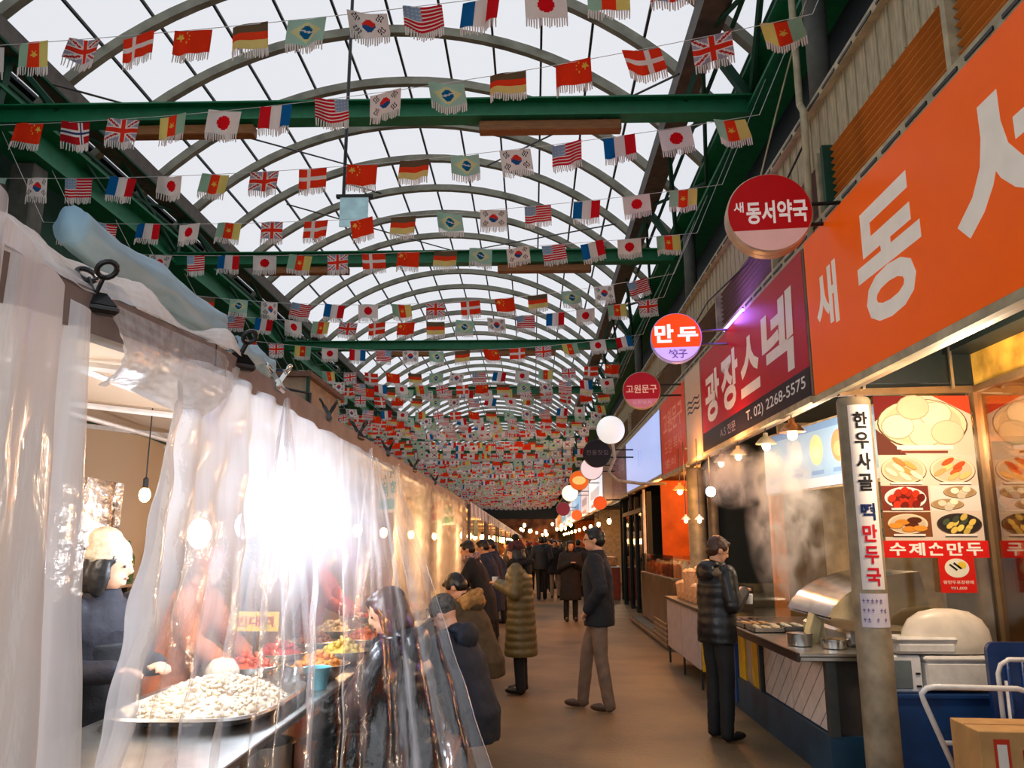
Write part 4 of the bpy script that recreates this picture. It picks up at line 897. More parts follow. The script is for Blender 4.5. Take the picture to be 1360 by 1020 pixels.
e = thing('shuttered_shop', 'dark teal shop front with narrow frames beyond the orange shop', 'shopfront', (2.5, 20, 0), world=True)
m = MB()
for y in (17.3, 18.2, 19.4, 20.6, 22): m.box((2.45, y-.05, 0), (2.55, y+.05, 2.7))
m.box((2.45, 17.3, 2.3), (2.55, 22, 2.4)); m.build('frame', SHOPD, e); m = MB(); m.box((2.5, 18.2, .1), (2.51, 22, 2.3)); m.build('pane', glass_mat('dark_glass', (70, 96, 96), .8), e)
tube_thing('white_pole', 'thin white pole at the far edge of the orange shop', 'pole', [(2.35, 17.0, 0), (2.35, 17.0, 2.72)], .03, WHITEP)
for k in range(6): m = MB(); m.box((2.02, 12.6, .05+.075*k), (2.05, 13.9 if k else 17.3, .09+.075*k)); tag(m.build('grille_slat', mat('bronze_steel', (150, 122, 92), .3, .7), None), '%s grille slat up from the ground at the orange shop step' % nth(k), 'slat', 'grille slats along the orange shop step') if k < 5 else None
m = MB(); m.box((2.06, 12.5, 0), (2.3, 17.3, .1)); tag(m.build('trim_2', CONC), 'low grey step in front of the orange shop', 'structure', kind='structure')
# a few far right stalls with lamps
for k, y in enumerate((25, 29, 34, 40, 47, 55, 64)):
    lb = ['nearest', 'second', 'third', 'fourth', 'fifth', 'sixth', 'seventh'][k] + ' of the far counters on the right side of the aisle'
    e = thing('food_stand', lb, 'stand', (2.4, y, 0)); m = MB(); m.box((-.45, -1.1, 0), (.15, 1.1, .9), .02); m.build('counter', STEEL if k % 2 else mat('red_counter', (150, 60, 40), .5), e); m = MB(); m.box((-.5, -1.15, .9), (.17, 1.15, .94)); m.build('top', WHITEP, e)
    m = MB(); m.box((-.4, -1, .94), (.1, 1, 1.2), .05); m.build('display', mat('warm_goods', (220, 150, 90), .5, var=.5, scale=6), e)
# lights of the right row, without fixtures; some added to brighten counter and display
for (x, y, z, w, c) in ((2.75, 4.9, 2.4, 80, (255, 222, 184)), (3.7, 5.2, 2.6, 40, (255, 180, 90)), (2.5, 7.0, 2.45, 26, (255, 226, 190)), (2.5, 15.2, 1.7, 16, (255, 190, 120)), (3.3, 7.2, 2.0, 30, (255, 226, 192)), (3.4, 14.2, 2.7, 90, (255, 150, 70)), (3.4, 16.6, 2.7, 90, (255, 150, 70)), (2.3, 15, 2.55, 50, (255, 170, 96)), (2.0, 10.3, 2.6, 50, (255, 166, 90)), (1.95, 8.2, 2.6, 26, (255, 170, 100)), (2.9, 27, 2.5, 90, (255, 214, 170)), (2.9, 38, 2.5, 90, (255, 170, 100)), (2.9, 52, 2.5, 120, (255, 200, 140))):
    point((x, y, z), c, w, .12, 'shop_fill_light')
# ------------------------------------------------------------ left row: stalls behind plastic sheeting
RX = -1.12
RAILM = mat('rail_brown_grey', (108, 100, 100), .5, .1, var=.2)
e = thing('canopy_rail', 'long brown grey metal rail the plastic sheets are clipped to', 'rail', (RX, 6, 2.2), world=True)
m = MB(); m.bar((RX, .6, 2.07), (RX, 2.62, 2.218), .07, .11); m.box((RX-.035, 2.6, 2.165), (RX+.035, 24.5, 2.275), .006); m.build('rail', RAILM, e)
for y in (.62, 8.6, 13.0, 18.8, 24.4): m = MB(); m.box((RX-.03, y-.03, 0), (RX+.03, y+.03, 2.17)); m.build('post', RAILM, e)
TAPE = mat('cream_tape', (206, 186, 150), .6)
for y in (2.55, 2.63, 2.72): m = MB(); m.box((RX-.034, y, 2.166), (RX+.034, y+.03, 2.274)); m.build('tape', TAPE, e)
TARP = bpy.data.materials.new('beige_tarp'); TARP.use_nodes = True; nt = TARP.node_tree; bb = nt.nodes['Principled BSDF']; bb.inputs['Base Color'].default_value = srgb(240, 218, 194)+(1,); bb.inputs['Roughness'].default_value = .7
tn = nt.nodes.new('ShaderNodeTexNoise'); tn.inputs['Scale'].default_value = 5; tb = nt.nodes.new('ShaderNodeBump'); tb.inputs['Strength'].default_value = .3; nt.links.new(tn.outputs[0], tb.inputs['Height']); nt.links.new(tb.outputs[0], bb.inputs['Normal'])
tl = nt.nodes.new('ShaderNodeBsdfTranslucent'); tl.inputs[0].default_value = srgb(230, 206, 176)+(1,); mx = nt.nodes.new('ShaderNodeMixShader'); mx.inputs[0].default_value = .35
nt.links.new(bb.outputs[0], mx.inputs[1]); nt.links.new(tl.outputs[0], mx.inputs[2]); nt.links.new(mx.outputs[0], nt.nodes['Material Output'].inputs[0])
e = thing('stall_canopy', 'beige tarpaulin roof and back of the near stall seen through the plastic', 'canopy', (-2.3, 6, 0), world=True)
m = MB(); m.grid(lambda u, v: V(-1.16-2.25*u, .7+12.2*v, 2.24+.28*u+.025*math.sin(v*60)*math.sin(u*3.14)), 10, 60); m.build('roof_tarp', TARP, e, True)
m = MB(); m.grid(lambda u, v: V(-3.38+.04*math.sin(v*55), .7+12.2*v, 2.5*u), 6, 60); m.build('back_tarp', TARP, e, True)
m = MB(); m.grid(lambda u, v: V(-3.38+2.2*v, 12.9+.03*math.sin(v*20), .0+2.3*u), 6, 20); m.build('end_tarp', TARP, e, True)
for y in (1.5, 2.9, 4.3, 5.7, 7.1, 8.5): m = MB(); m.tube([(-1.16, y, 2.2), (-3.36, y, 2.46)], .018, 6); m.build('roof_bar', WHITEP, e)
for x in (-1.9, -2.6): m = MB(); m.tube([(x, .7, 2.32), (x, 12.8, 2.32)], .014, 6); m.build('long_bar', WHITEP, e)
# bulldog clips
def clip_thing(lb, y, s, mt, rz=0):
    e = thing('bulldog_clip', lb, 'clip', (RX+.03, y, 2.275 if y > 2.5 else 2.2), rz=rz, group=None)
    m = MB(); m.prism([(-.045*s, -.028*s), (.045*s, -.028*s), (.05*s, -.022*s), (.05*s, -.016*s), (.03*s, .006*s), (-.03*s, .006*s), (-.05*s, -.016*s), (-.05*s, -.022*s)], (.022*s, 0, 0), *TO_CAM, .0) if False else m.box((-.016*s, -.05*s, -.035*s), (.02*s, .05*s, -.012*s), .008*s)
    m.add([(-.014*s, -.044*s, -.016*s), (.018*s, -.044*s, -.016*s), (.018*s, .044*s, -.016*s), (-.014*s, .044*s, -.016*s), (-.004*s, -.022*s, .012*s), (.008*s, -.022*s, .012*s), (.008*s, .022*s, .012*s), (-.004*s, .022*s, .012*s)], [(3,2,1,0),(4,5,6,7),(0,1,5,4),(1,2,6,5),(2,3,7,6),(3,0,4,7)]); m.build('jaw', mt, e)
    for sg in (-1, 1):
        m = MB(); a = Vector((.002, 0, .0)); b_ = Vector((.026*s*sg, .010*s*sg, .046*s)); m.bar(a, b_, .018*s, .005*s, (0, 1, 0)); m.build('handle', mt, e)
        m = MB(); d = (b_-a).normalized(); ring = []
        side = Vector((0, 1, 0)); 
        for k in range(14): q = 2*math.pi*k/14; ring.append(b_ + d*(.014*s) + (d*math.cos(q) + side*math.sin(q))*.019*s)
        m.tube(ring, .0065*s, 6, closed=True); m.build('ring', mt, e, True)
    return e
BCL = mat('black_clip', (22, 22, 24), .3, .3, coat=.5)
clip_thing('large black bulldog clip nearest the camera on the rail', 1.86, 1.15, BCL, R(-48))
clip_thing('second black bulldog clip along the rail, at the top of the large curtain', 2.83, 1.3, BCL, R(-40))
clip_thing('silver bulldog clip just after the second black clip', 3.3, 1.1, BSTEEL, .1)
for k, y in enumerate((4.15, 4.9, 5.9, 7.2, 8.8)):
    clip_thing(['third', 'fourth', 'fifth', 'sixth', 'seventh'][k] + ' small dark bulldog clip farther along the rail', y, 1.1, BCL, .2*(-1)**k)

# --- the plastic sheets
def curve(pts, t):
    """smooth curve through control points (Catmull-Rom)"""
    n = len(pts)-1; f = min(max(t, 0), 1)*n; i = min(int(f), n-1); f -= i
    p = [Vector(pts[max(0, min(n, i+k))]) for k in (-1, 0, 1, 2)]
    return .5*((2*p[1]) + (-p[0]+p[2])*f + (2*p[0]-5*p[1]+4*p[2]-p[3])*f*f + (-p[0]+3*p[1]-3*p[2]+p[3])*f*f*f)
def sheet(name, lb, top, bot, mt, nu, nv, folds, amp, haze, bow=(0, 0, 0), seed=1, sharp=1.0, cat='plastic sheet', mid=None, label2=None):
    rnd = random.Random(seed); ph = [(rnd.uniform(.6, 1.4)*folds, rnd.uniform(0, 6.28), rnd.uniform(.4, 1), rnd.uniform(-1.2, 1.2)) for _ in range(4)]
    ms = .004*min(1, (Vector(top[0])-Vector(top[-1])).length/3)
    def W_(u, v): 
        w = 0
        for f, p_, a_, sk in ph: w += a_*math.sin(6.283*f*(u + .03*sk*v) + p_)
        return math.copysign(abs(w)**sharp, w)
    def P(u, v):
        a, b_ = curve(top, u), curve(bot, u)
        p = a.lerp(b_, v) + Vector(bow)*math.sin(math.pi*v)
        if mid: p += curve(mid, u)*math.sin(math.pi*v)
        t = (curve(top, min(1, u+.01)) - curve(top, max(0, u-.01))).lerp(curve(bot, min(1, u+.01)) - curve(bot, max(0, u-.01)), v).normalized()
        dn = (b_-a).normalized(); n_ = t.cross(dn)
        g = amp*(.25+.75*min(1, v*2.2)); w = W_(u, v)
        return p + n_*(g*w) + t*(g*.5*W_(u+.37/folds, v)) + n_*(ms*math.sin(u*90+v*37)+ms*math.sin(v*50-u*21))
    vs = [P(i/nu, j/nv) for j in range(nv+1) for i in range(nu+1)]
    fs = [(j*(nu+1)+i, j*(nu+1)+i+1, (j+1)*(nu+1)+i+1, (j+1)*(nu+1)+i) for j in range(nv) for i in range(nu)]
    me = bpy.data.meshes.new(name); me.from_pydata(vs, [], fs); me.materials.append(mt); me.shade_smooth()
    uvl = me.uv_layers.new(name='UVMap'); buf = []
    for f in fs:
        for k in f: buf += [(k % (nu+1))/nu, (k//(nu+1))/nv]
    uvl.data.foreach_set('uv', buf)
    at_ = me.attributes.new('haze', 'FLOAT', 'POINT')
    at_.data.foreach_set('value', [min(1, max(0, haze(i/nu, j/nv, W_(i/nu, j/nv)))) for j in range(nv+1) for i in range(nu+1)])
    return tag(link(name, me), lb, cat)
def ramp(v, pts):
    for (a, x), (b_, y) in zip(pts, pts[1:]):
        if v <= b_: return x + (y-x)*max(0, (v-a))/(b_-a)
    return pts[-1][1]
film = film_mat('clear_film', (244, 245, 250), streak=.3, gl=.10, crumple=.55, trans=.42); film2 = film_mat('milky_film', (244, 244, 248), streak=.25, gl=.07, crumple=.15, su=26, trans=.2); film3 = film_mat('warm_film', (244, 230, 214), streak=.25, gl=.03, crumple=.2)
XC1 = RX+.045
sheet('plastic_curtain', 'milky white plastic curtain hanging at the left edge of the view', [(XC1, 1.18, 2.24), (XC1+.02, 1.38, 2.31), (XC1, 1.5, 2.27), (XC1, 1.66, 2.2), (XC1, 1.8, 2.15)], [(XC1, 1.1, .02), (XC1+.04, 1.35, .02), (XC1, 1.56, .02), (XC1+.05, 1.8, .02), (XC1+.02, 2.02, .02)], film2, 150, 70, 4.2, .028,
      lambda u, v, w: ramp(v, [(0, .85), (.3, .8), (1, .84)]) - .34*(u < .42)*(1-abs(u-.2)*2) + .10*w*.5 + (.2 if .55 < u < .95 else 0), seed=3, mid=[(0, -.0, 0), (0, -.02, 0), (0, -.05, 0), (0, -.07, 0)])
sheet('plastic_curtain', 'long clear plastic curtain sweeping from the rail over the seated customers', [(XC1, 2.32, 2.16), (XC1, 2.75, 2.2), (XC1, 3.4, 2.18), (XC1, 4.4, 2.18), (XC1, 5.4, 2.18), (XC1+.02, 6.1, 2.18)],
      [(-1.10, 1.90, .5), (-.98, 2.1, .42), (-.78, 2.3, .42), (-.57, 2.52, .46), (-.32, 2.75, .52), (-.08, 3.0, .6)], film, 420, 110, 13, .024,
      lambda u, v, w: (1-.72*min(1, max(0, (u-.52)/.3)))*ramp(v, [(0, .95), (.25, .9), (.38, .7), (.47, .36), (.56, .12), (.75, .06), (1, .08)]) + .10*w*(.4+.6*v) + (.45*max(0, 1-u/.10)) + (.55*max(0, 1-abs(u-.995)/.012)) + (.5*max(0, 1-abs(u-.80-.0*v)/.012)) + (.45*max(0, 1-abs(u-.60)/.010)) + (.3*max(0, 1-abs(u-.5)/.008)), seed=11,
      mid=[(.02, .0, 0), (.05, 0, 0), (.02, .0, 0), (.02, .0, 0), (.02, .0, 0), (.0, .0, 0)])
sheet('plastic_swag', 'bunched plastic hanging in a loose swag under the rail between two clips', [(XC1, 1.86, 2.2), (XC1, 2.2, 2.22), (XC1, 2.5, 2.24), (XC1, 2.85, 2.26)], [(XC1-.01, 1.88, 1.98), (XC1-.06, 2.15, 2.03), (XC1-.06, 2.4, 2.0), (XC1-.02, 2.6, 1.98)], film2, 70, 40, 2.2, .03,
      lambda u, v, w: .6 + .25*v + .2*w*.4 - .3*(v < .3), seed=21, bow=(.05, 0, -.03))
sheet('plastic_cover', 'crumpled plastic thrown over the rail and back across the canopy', [(XC1, 1.2, 2.2), (XC1, 1.7, 2.2), (XC1, 2.2, 2.24), (XC1, 2.85, 2.28)], [(-1.5, 1.3, 2.42), (-1.42, 1.9, 2.42), (-1.35, 2.5, 2.40), (-1.2, 2.95, 2.31)], film2, 80, 40, 4, .018,
      lambda u, v, w: .66 + .2*w*.5, seed=25, bow=(.02, 0, .035))
sheet('plastic_curtain', 'warm glowing plastic sheet between the sweeping curtain and the stall end', [(XC1, 6.2, 2.2), (XC1, 8, 2.2), (XC1, 10, 2.2), (XC1, 12.8, 2.18)], [(XC1, 6.15, .85), (XC1+.02, 8, .85), (XC1, 10, .88), (XC1, 12.75, .9)], film3, 200, 50, 9, .016,
      lambda u, v, w: .62 + .1*w*.5 + .4*max(0, 1-abs(u-.985)/.03) + .35*max(0, 1-abs(u-.02)/.04) - .12*(v < .3), seed=31)
for k, (y, lb) in enumerate(((3.3, 'pleated plastic fold hanging from the silver clip'), (5.1, 'pale pointed plastic pleat left of the warm one'), (6.15, 'warm pointed plastic pleat hanging from the rail like a tent'))):
    sheet('plastic_pleat', lb, [(XC1+.02, y-.02, 2.2), (XC1+.03, y, 2.21), (XC1+.02, y+.02, 2.2)], [(XC1+.03, y-.5, .95 if k else 1.1), (XC1+.12, y, .9), (XC1+.05, y+.5, .95)], film3 if k == 2 else film2, 60, 40, 3.0, .015,
          lambda u, v, w: .22*(1-v*.8) + .1*w*.5 + .3*max(0, 1-abs(u-.97)/.05) + .25*max(0, 1-abs(u-.03)/.05), seed=41+k)

# --- stall counter and food
e = thing('stall_counter', 'steel topped food counter of the near stall behind the plastic', 'counter', (-1.4, 6, 0), world=True)
m = MB(); m.box((-1.78, 1.7, .86), (-1.0, 12.6, .89), .004); m.build('worktop', STEEL, e)
m = MB(); m.box((-1.06, 4.2, .1), (-1.03, 12.6, .86)); m.build('front_panel', mat('dark_front', (46, 42, 44), .4), e)
m = MB(); m.box((-1.76, 1.75, .42), (-1.06, 12.5, .44)); m.build('lower_shelf', STEEL, e)
for y in (1.8, 3.05, 4.3, 8, 12.4):
    for x in (-1.74, -1.08): m = MB(); m.box((x-.02, y-.02, 0), (x+.02, y+.02, .86)); m.build('leg', STEEL, e)
# tray with heaped pale rice cakes
def heap(nm, lb, c, rx, ry, hh, n, sz, mt, seed=1, parent=None, kind='stuff', cat='food'):
    rnd = random.Random(seed); m = MB()
    for k in range(n):
        a = rnd.random()*6.283; d = math.sqrt(rnd.random()); x, y = rx*d*math.cos(a), ry*d*math.sin(a); z = hh*(1-d*d)*rnd.uniform(.75, 1)+sz*.2
        rot = Matrix.Rotation(rnd.random()*3, 3, 'X') @ Matrix.Rotation(rnd.random()*3, 3, 'Z'); m.ell((x, y, z), (sz*rnd.uniform(.8, 1.3), sz*.7, sz*.55), rot, 6, 4)
    m.ell((0, 0, -.01), (rx*.97, ry*.97, hh*.85), None, 14, 8); m.v = [(x, y, max(z, .002)) for x, y, z in m.v]
    o = m.build(nm, mt, parent, True, c)
    if not parent: tag(o, lb, cat, kind=kind)
    return o
e = thing('steel_tray', 'large steel tray with rounded rim heaped with pale dough pieces', 'tray', (-1.38, 3.6, .9)); TR = []
for k in range(28):
    a = 2*math.pi*(k+.5)/28; TR.append((math.copysign(abs(math.cos(a))**.5, math.cos(a)), math.copysign(abs(math.sin(a))**.5, math.sin(a))))
m = MB(); vs = []; prof = [(.0, .004), (.27, .004), (.3, .045), (.325, .05), (.33, .04)]
for r_, z in prof: vs += [(x*r_, y*r_*1.42, z) for x, y in TR]
m.add(vs, [(i*28+k, i*28+(k+1) % 28, (i+1)*28+(k+1) % 28, (i+1)*28+k) for i in range(4) for k in range(28)]); m.build('tray', STEEL, e, R(40))
RICE = mat('pale_dough', (226, 206, 176), .55, var=.15, scale=30)
heap('dough_pieces', 'heap of small pale dough pieces on the large steel tray', (-1.38, 3.6, .91), .29, .4, .12, 900, .015, RICE, 5)
FOODS = [((200, 70, 30), 'red seasoned food'), ((226, 140, 50), 'orange fritters'), ((196, 46, 36), 'bright red pickles'), ((232, 196, 90), 'yellow pancakes'), ((160, 90, 50), 'brown sausage slices'), ((220, 110, 60), 'orange red stew'), ((214, 190, 150), 'pale noodles'), ((120, 130, 60), 'green vegetables')]
for k, (x, y) in enumerate(((-1.5, 4.35), (-1.15, 4.4), (-1.5, 4.85), (-1.15, 4.95), (-1.45, 5.4), (-1.15, 5.6), (-1.5, 6.1), (-1.2, 6.5), (-1.4, 7.2), (-1.2, 8.0), (-1.5, 8.8), (-1.2, 9.8))):
    c, nm = FOODS[k % 8]; lb = 'steel bowl of %s, %s along the near stall counter' % (nm, ['first', 'second', 'third', 'fourth', 'fifth', 'sixth', 'seventh', 'eighth', 'ninth', 'tenth', 'eleventh', 'twelfth'][k])
    e = thing('food_bowl', lb, 'bowl', (x, y, .892)); m = MB(); m.lathe([(.09, 0), (.15, .05), (.17, .08), (.165, .082), (.14, .05), (.08, .012)], (0, 0, 0), 20); m.build('bowl', STEEL, e, R(40))
    heap('food', '', (0, 0, .05), .13, .13, .09, 60, .022, mat('dish_%d' % (k % 8), c, .5, var=.3, scale=25), k, e)['kind'] = 'stuff'
lathe_thing('glass_bowl', 'clear bowl standing behind the heaped tray', 'bowl', (-1.2, 4.08, .892), [(.05, 0), (.1, .04), (.12, .09), (.116, .09), (.09, .04), (.04, .01)], glass_mat('bowl_glass', (236, 240, 244), .75), 20)
lathe_thing('white_ball', 'round white dough ball at the corner of the heaped tray', 'food', (-1.55, 4.1, .892), [(.01, 0), (.06, .015), (.085, .06), (.08, .1), (.05, .14), (.01, .15)], RICE, 18)
lathe_thing('blue_tub', 'teal plastic tub on the near stall counter', 'tub', (-1.08, 4.12, .892), [(.05, 0), (.065, .1), (.07, .105), (.06, .1), (.045, .01)], mat('teal_plastic', (90, 176, 186), .35), 18)
e = thing('yellow_sign', 'small yellow card sign with red lettering over the food bowls', 'sign', (-1.62, 4.75, .9)); m = MB(); m.tube([(0, 0, 0), (0, 0, .22)], .006, 5); m.build('stick', ROD, e); p = Print(); p.rect(-.14, 0, .14, .11, (232, 190, 60)); p.text('빈대떡', -.11, .025, .11, .085, (180, 50, 30), bold=.03); p.build('card', (0, -.007, .2), *TO_CAM, PAPER, e)
for k, (x, y, r_, h) in enumerate(((-1.3, 2.6, .14, .2), (-1.5, 3.3, .16, .24), (-1.2, 3.7, .13, .3), (-1.35, 4.2, .15, .18))):
    lathe_thing('steel_pot', '%s steel pot on the shelf under the counter' % ['first', 'second', 'third', 'fourth'][k], 'pot', (x, y, .441), [(r_*.85, 0), (r_, .02), (r_, h), (r_*1.06, h+.004), (r_*.95, h), (r_*.9, .02)], BSTEEL if k % 2 else STEEL, 20)
e = boxthing('dark_crate', 'dark plastic crate on the ground under the stall counter', 'crate', (-1.6, 3.2, 0), (-1.1, 3.9, .34), BLACK, .02)
e = boxthing('white_crate', 'white plastic crate on the ground under the stall counter', 'crate', (-1.6, 2.3, 0), (-1.1, 3.0, .34), WHITEP, .02)
sheet('foil_sheet', 'crumpled silver insulating sheet hanging behind the stall keeper', [(-2.75, 3.9, 1.95), (-2.6, 4.3, 1.98), (-2.45, 4.7, 1.95)], [(-2.75, 3.9, 1.1), (-2.6, 4.3, 1.15), (-2.5, 4.7, 1.1)], mat('crinkled_foil', (176, 160, 146), .22, .9, bump=1.0, bscale=9), 60, 40, 5, .02, lambda u, v, w: 1, seed=51, cat='sheet')
e = thing('storage_rack', 'dark rack of bottles and boxes against the stall back wall', 'rack', (-3.0, 6.2, 0), world=True)
m = MB()
for y in (4.8, 6.4, 8): 
    for x in (-3.25, -2.85): m.box((x-.015, y-.015, 0), (x+.015, y+.015, 1.5))
m.build('frame', ROD, e)
for z in (.4, .85, 1.3): m = MB(); m.box((-3.27, 4.78, z), (-2.83, 8.02, z+.02)); m.build('shelf', STEEL, e)
rnd = random.Random(12)
for k in range(12):
    z = .871 if k < 6 else 1.321; y = 5+.5*(k % 6); c = ((60, 110, 60), (150, 40, 30), (50, 60, 110), (200, 180, 140))[k % 4]
    lathe_thing('sauce_bottle', '%s bottle, %s from the near end of the %s rack shelf' % (('green', 'red', 'blue', 'cream')[k % 4], nth(k % 6), 'middle' if k < 6 else 'top'), 'bottle', (-3.05, y, z), [(.05, 0), (.055, .01), (.055, .18), (.02, .24), (.02, .29), (.01, .3)], mat('bottle_%d' % (k % 4), c, .2), 12)
# bulbs of the near stall
def bulb(lb, P, w, cold=False, r=.035, cord=2.3, grp=None, k=1.0, light=True):
    e = thing('bare_bulb', lb, 'lamp', P, group=grp); m = MB(); m.ell((0, 0, 0), (r, r, r*1.35), None, 12, 8); m.build('bulb', emis('cold_bulb_glow', (236, 244, 255), 30) if cold else emis('warm_bulb_glow', (255, 205, 130), 22), e, True)
    m = MB(); m.lathe([(r*.5, 0), (r*.5, .05), (r*.2, .06)], (0, 0, r*1.2), 8); m.tube([(0, 0, r*1.2+.05), (0, 0, cord-P[2])], .004, 4); m.build('cord', BLACK, e)
    if light: point((0, 0, -r*2), (222, 236, 255) if cold else (255, 208, 156), w, .05).parent = e
    return e
for k, (x, y, z, w) in enumerate(((-1.34, 3.2, 1.64, 22), (-1.32, 3.65, 1.68, 26), (-1.32, 4.15, 1.64, 20), (-1.34, 4.8, 1.68, 9))): bulb('%s cold white bulb glaring through the milky plastic' % ['first', 'second', 'third', 'fourth'][k], (x, y, z), w, True, .045)
for k, (x, y, z, w) in enumerate(((-1.36, 6.2, 1.7, 22), (-1.4, 7.5, 1.7, 26), (-1.4, 9.2, 1.7, 30), (-1.4, 11.4, 1.7, 30))): bulb('%s warm bulb in the far half of the near stall' % ['first', 'second', 'third', 'fourth'][k], (x, y, z), w)
bulb('warm bulb hanging near the stall keeper', (-2.12, 4.3, 1.86), 8, False, .03, 2.35)
point((-2.4, 2.7, 1.95), (255, 236, 218), 52, .25)  # no bulb here: fill light added to brighten the beige tarp
# small banners under the canopy edge
for k, (y, c, lb) in enumerate(((6.9, (120, 180, 190), 'teal banner hanging inside the stall plastic'), (8.9, (60, 140, 100), 'green lettered banner beside the teal one'), (10.2, (196, 90, 70), 'red lettered banner inside the stall'), (11.6, (70, 150, 120), 'last small green banner before the stall end'))):
    E_ = thing('stall_banner', lb, 'banner', (-1.25, y, 1.86), rz=R(-58)); p = Print(); p.rect(-.25, 0, .25, .3, (224, 220, 210)); p.rect(-.22, .03, .22, .12, c, 2); p.text('빈대떡' if k % 2 else '육회', -.18, .14, .18, .27, c, bold=.03); p.build('cloth', (0, 0, 0), *TO_CAM, PAPER, E_)
    m = MB(); m.tube([(-.25, .01, .3), (.25, .01, .3)], .006, 5); m.tube([(0, .01, .3), (0, .01, .42)], .004, 4); m.build('rod', ROD, E_)

# --- blue tarpaulin rolled above the stalls, canopies behind
BT = mat('pale_blue_tarp', (150, 190, 214), .45, var=.12, scale=2, bump=.4, bscale=4); DT = mat('deep_teal_tarp', (22, 70, 88), .5, var=.2)
def roll(name, lb, y0, y1, x, z, r, mt, seed):
    rnd = random.Random(seed); m = MB(); n = 60; k_ = 40; vs = []
    for i in range(n+1):
        t = i/n; y = y0+(y1-y0)*t; rr_ = r*(.55+.45*math.sin(math.pi*min(1, max(0, .08+.84*t)))**.3)*(1+.03*math.sin(t*14+seed))
        sag = -.04*abs(math.sin(t*math.pi*2))
        for k in range(k_):
            a = 2*math.pi*k/k_; q = rr_*(1+.06*math.sin(4*a+t*5)+.09*abs(math.sin(3.5*a-t*7))-.05*abs(math.sin(6*a+t*11))); vs.append((x+q*.85*math.cos(a), y, z+sag+q*math.sin(a)))
    m.add(vs, [(i*k_+k, i*k_+(k+1) % k_, (i+1)*k_+(k+1) % k_, (i+1)*k_+k) for i in range(n) for k in range(k_)] + [tuple(range(k_-1, -1, -1)), tuple(n*k_+k for k in range(k_))])
    return tag(m.build(name, mt, None, True), lb, 'tarpaulin')
roll('tarpaulin_roll', 'long bulging pale blue tarpaulin rolled up above the stall canopy', 3.85, 5.8, -2.42, 3.24, .125, BT, 2)
roll('tarpaulin_roll', 'short pale blue tarpaulin bundle past the long roll', 6.3, 7.1, -2.45, 3.2, .11, BT, 4)
roll('tarpaulin_roll', 'deep teal tarpaulin bundle hanging behind the pale blue roll', 2.4, 8.5, -2.9, 3.02, .26, DT, 6)
e = thing('tarpaulin_rack', 'dark frame carrying the rolled tarpaulins', 'frame', (-2.6, 5.5, 2.4), world=True); m = MB()

for y in (3.3, 5, 6.5, 8.4): m = MB(); m.tube([(-2.42, y, 2.42), (-2.42, y, 3.2), (-2.9, y, 3.3)], .02, 6); m.build('upright', ROD, e)
m = MB(); m.tube([(-2.44, 2.6, 2.9), (-2.44, 8.6, 2.9)], .02, 6); m.build('pipe', ROD, e)
tag(boxthing('grey_column', 'grey square column rising behind the left stalls', 'column', (-6.95, 9.6, 0), (-6.62, 9.9, 6.6), CONC, .02), None)
PNL = mat('beige_board', (176, 156, 134), .7, var=.15); c2 = 0
for k, (y0, y1, x0, z1) in enumerate(((9.4, 11.0, -2.75, 3.6), (12.95, 15.2, -2.8, 3.2))):
    e = thing('kiosk_top', '%s beige boarded kiosk top behind the left stall roofs' % ORD[k], 'kiosk', ((x0*2-1.2)/2, (y0+y1)/2, 2.45), world=True)
    m = MB(); m.box((x0-1.3, y0, 2.29 if k else 2.55), (x0, y1, z1), .01); m.build('board', PNL, e); m = MB(); m.box((x0-1.36, y0-.06, z1), (x0+.06, y1+.06, z1+.06)); m.build('roof_edge', mat('brown_edge', (120, 90, 76), .6), e)
    m = MB(); m.box((x0-.001, y0-.03, 2.55), (x0+.03, y0+.03, z1)); m.build('corner_trim', DKGREEN, e)
    
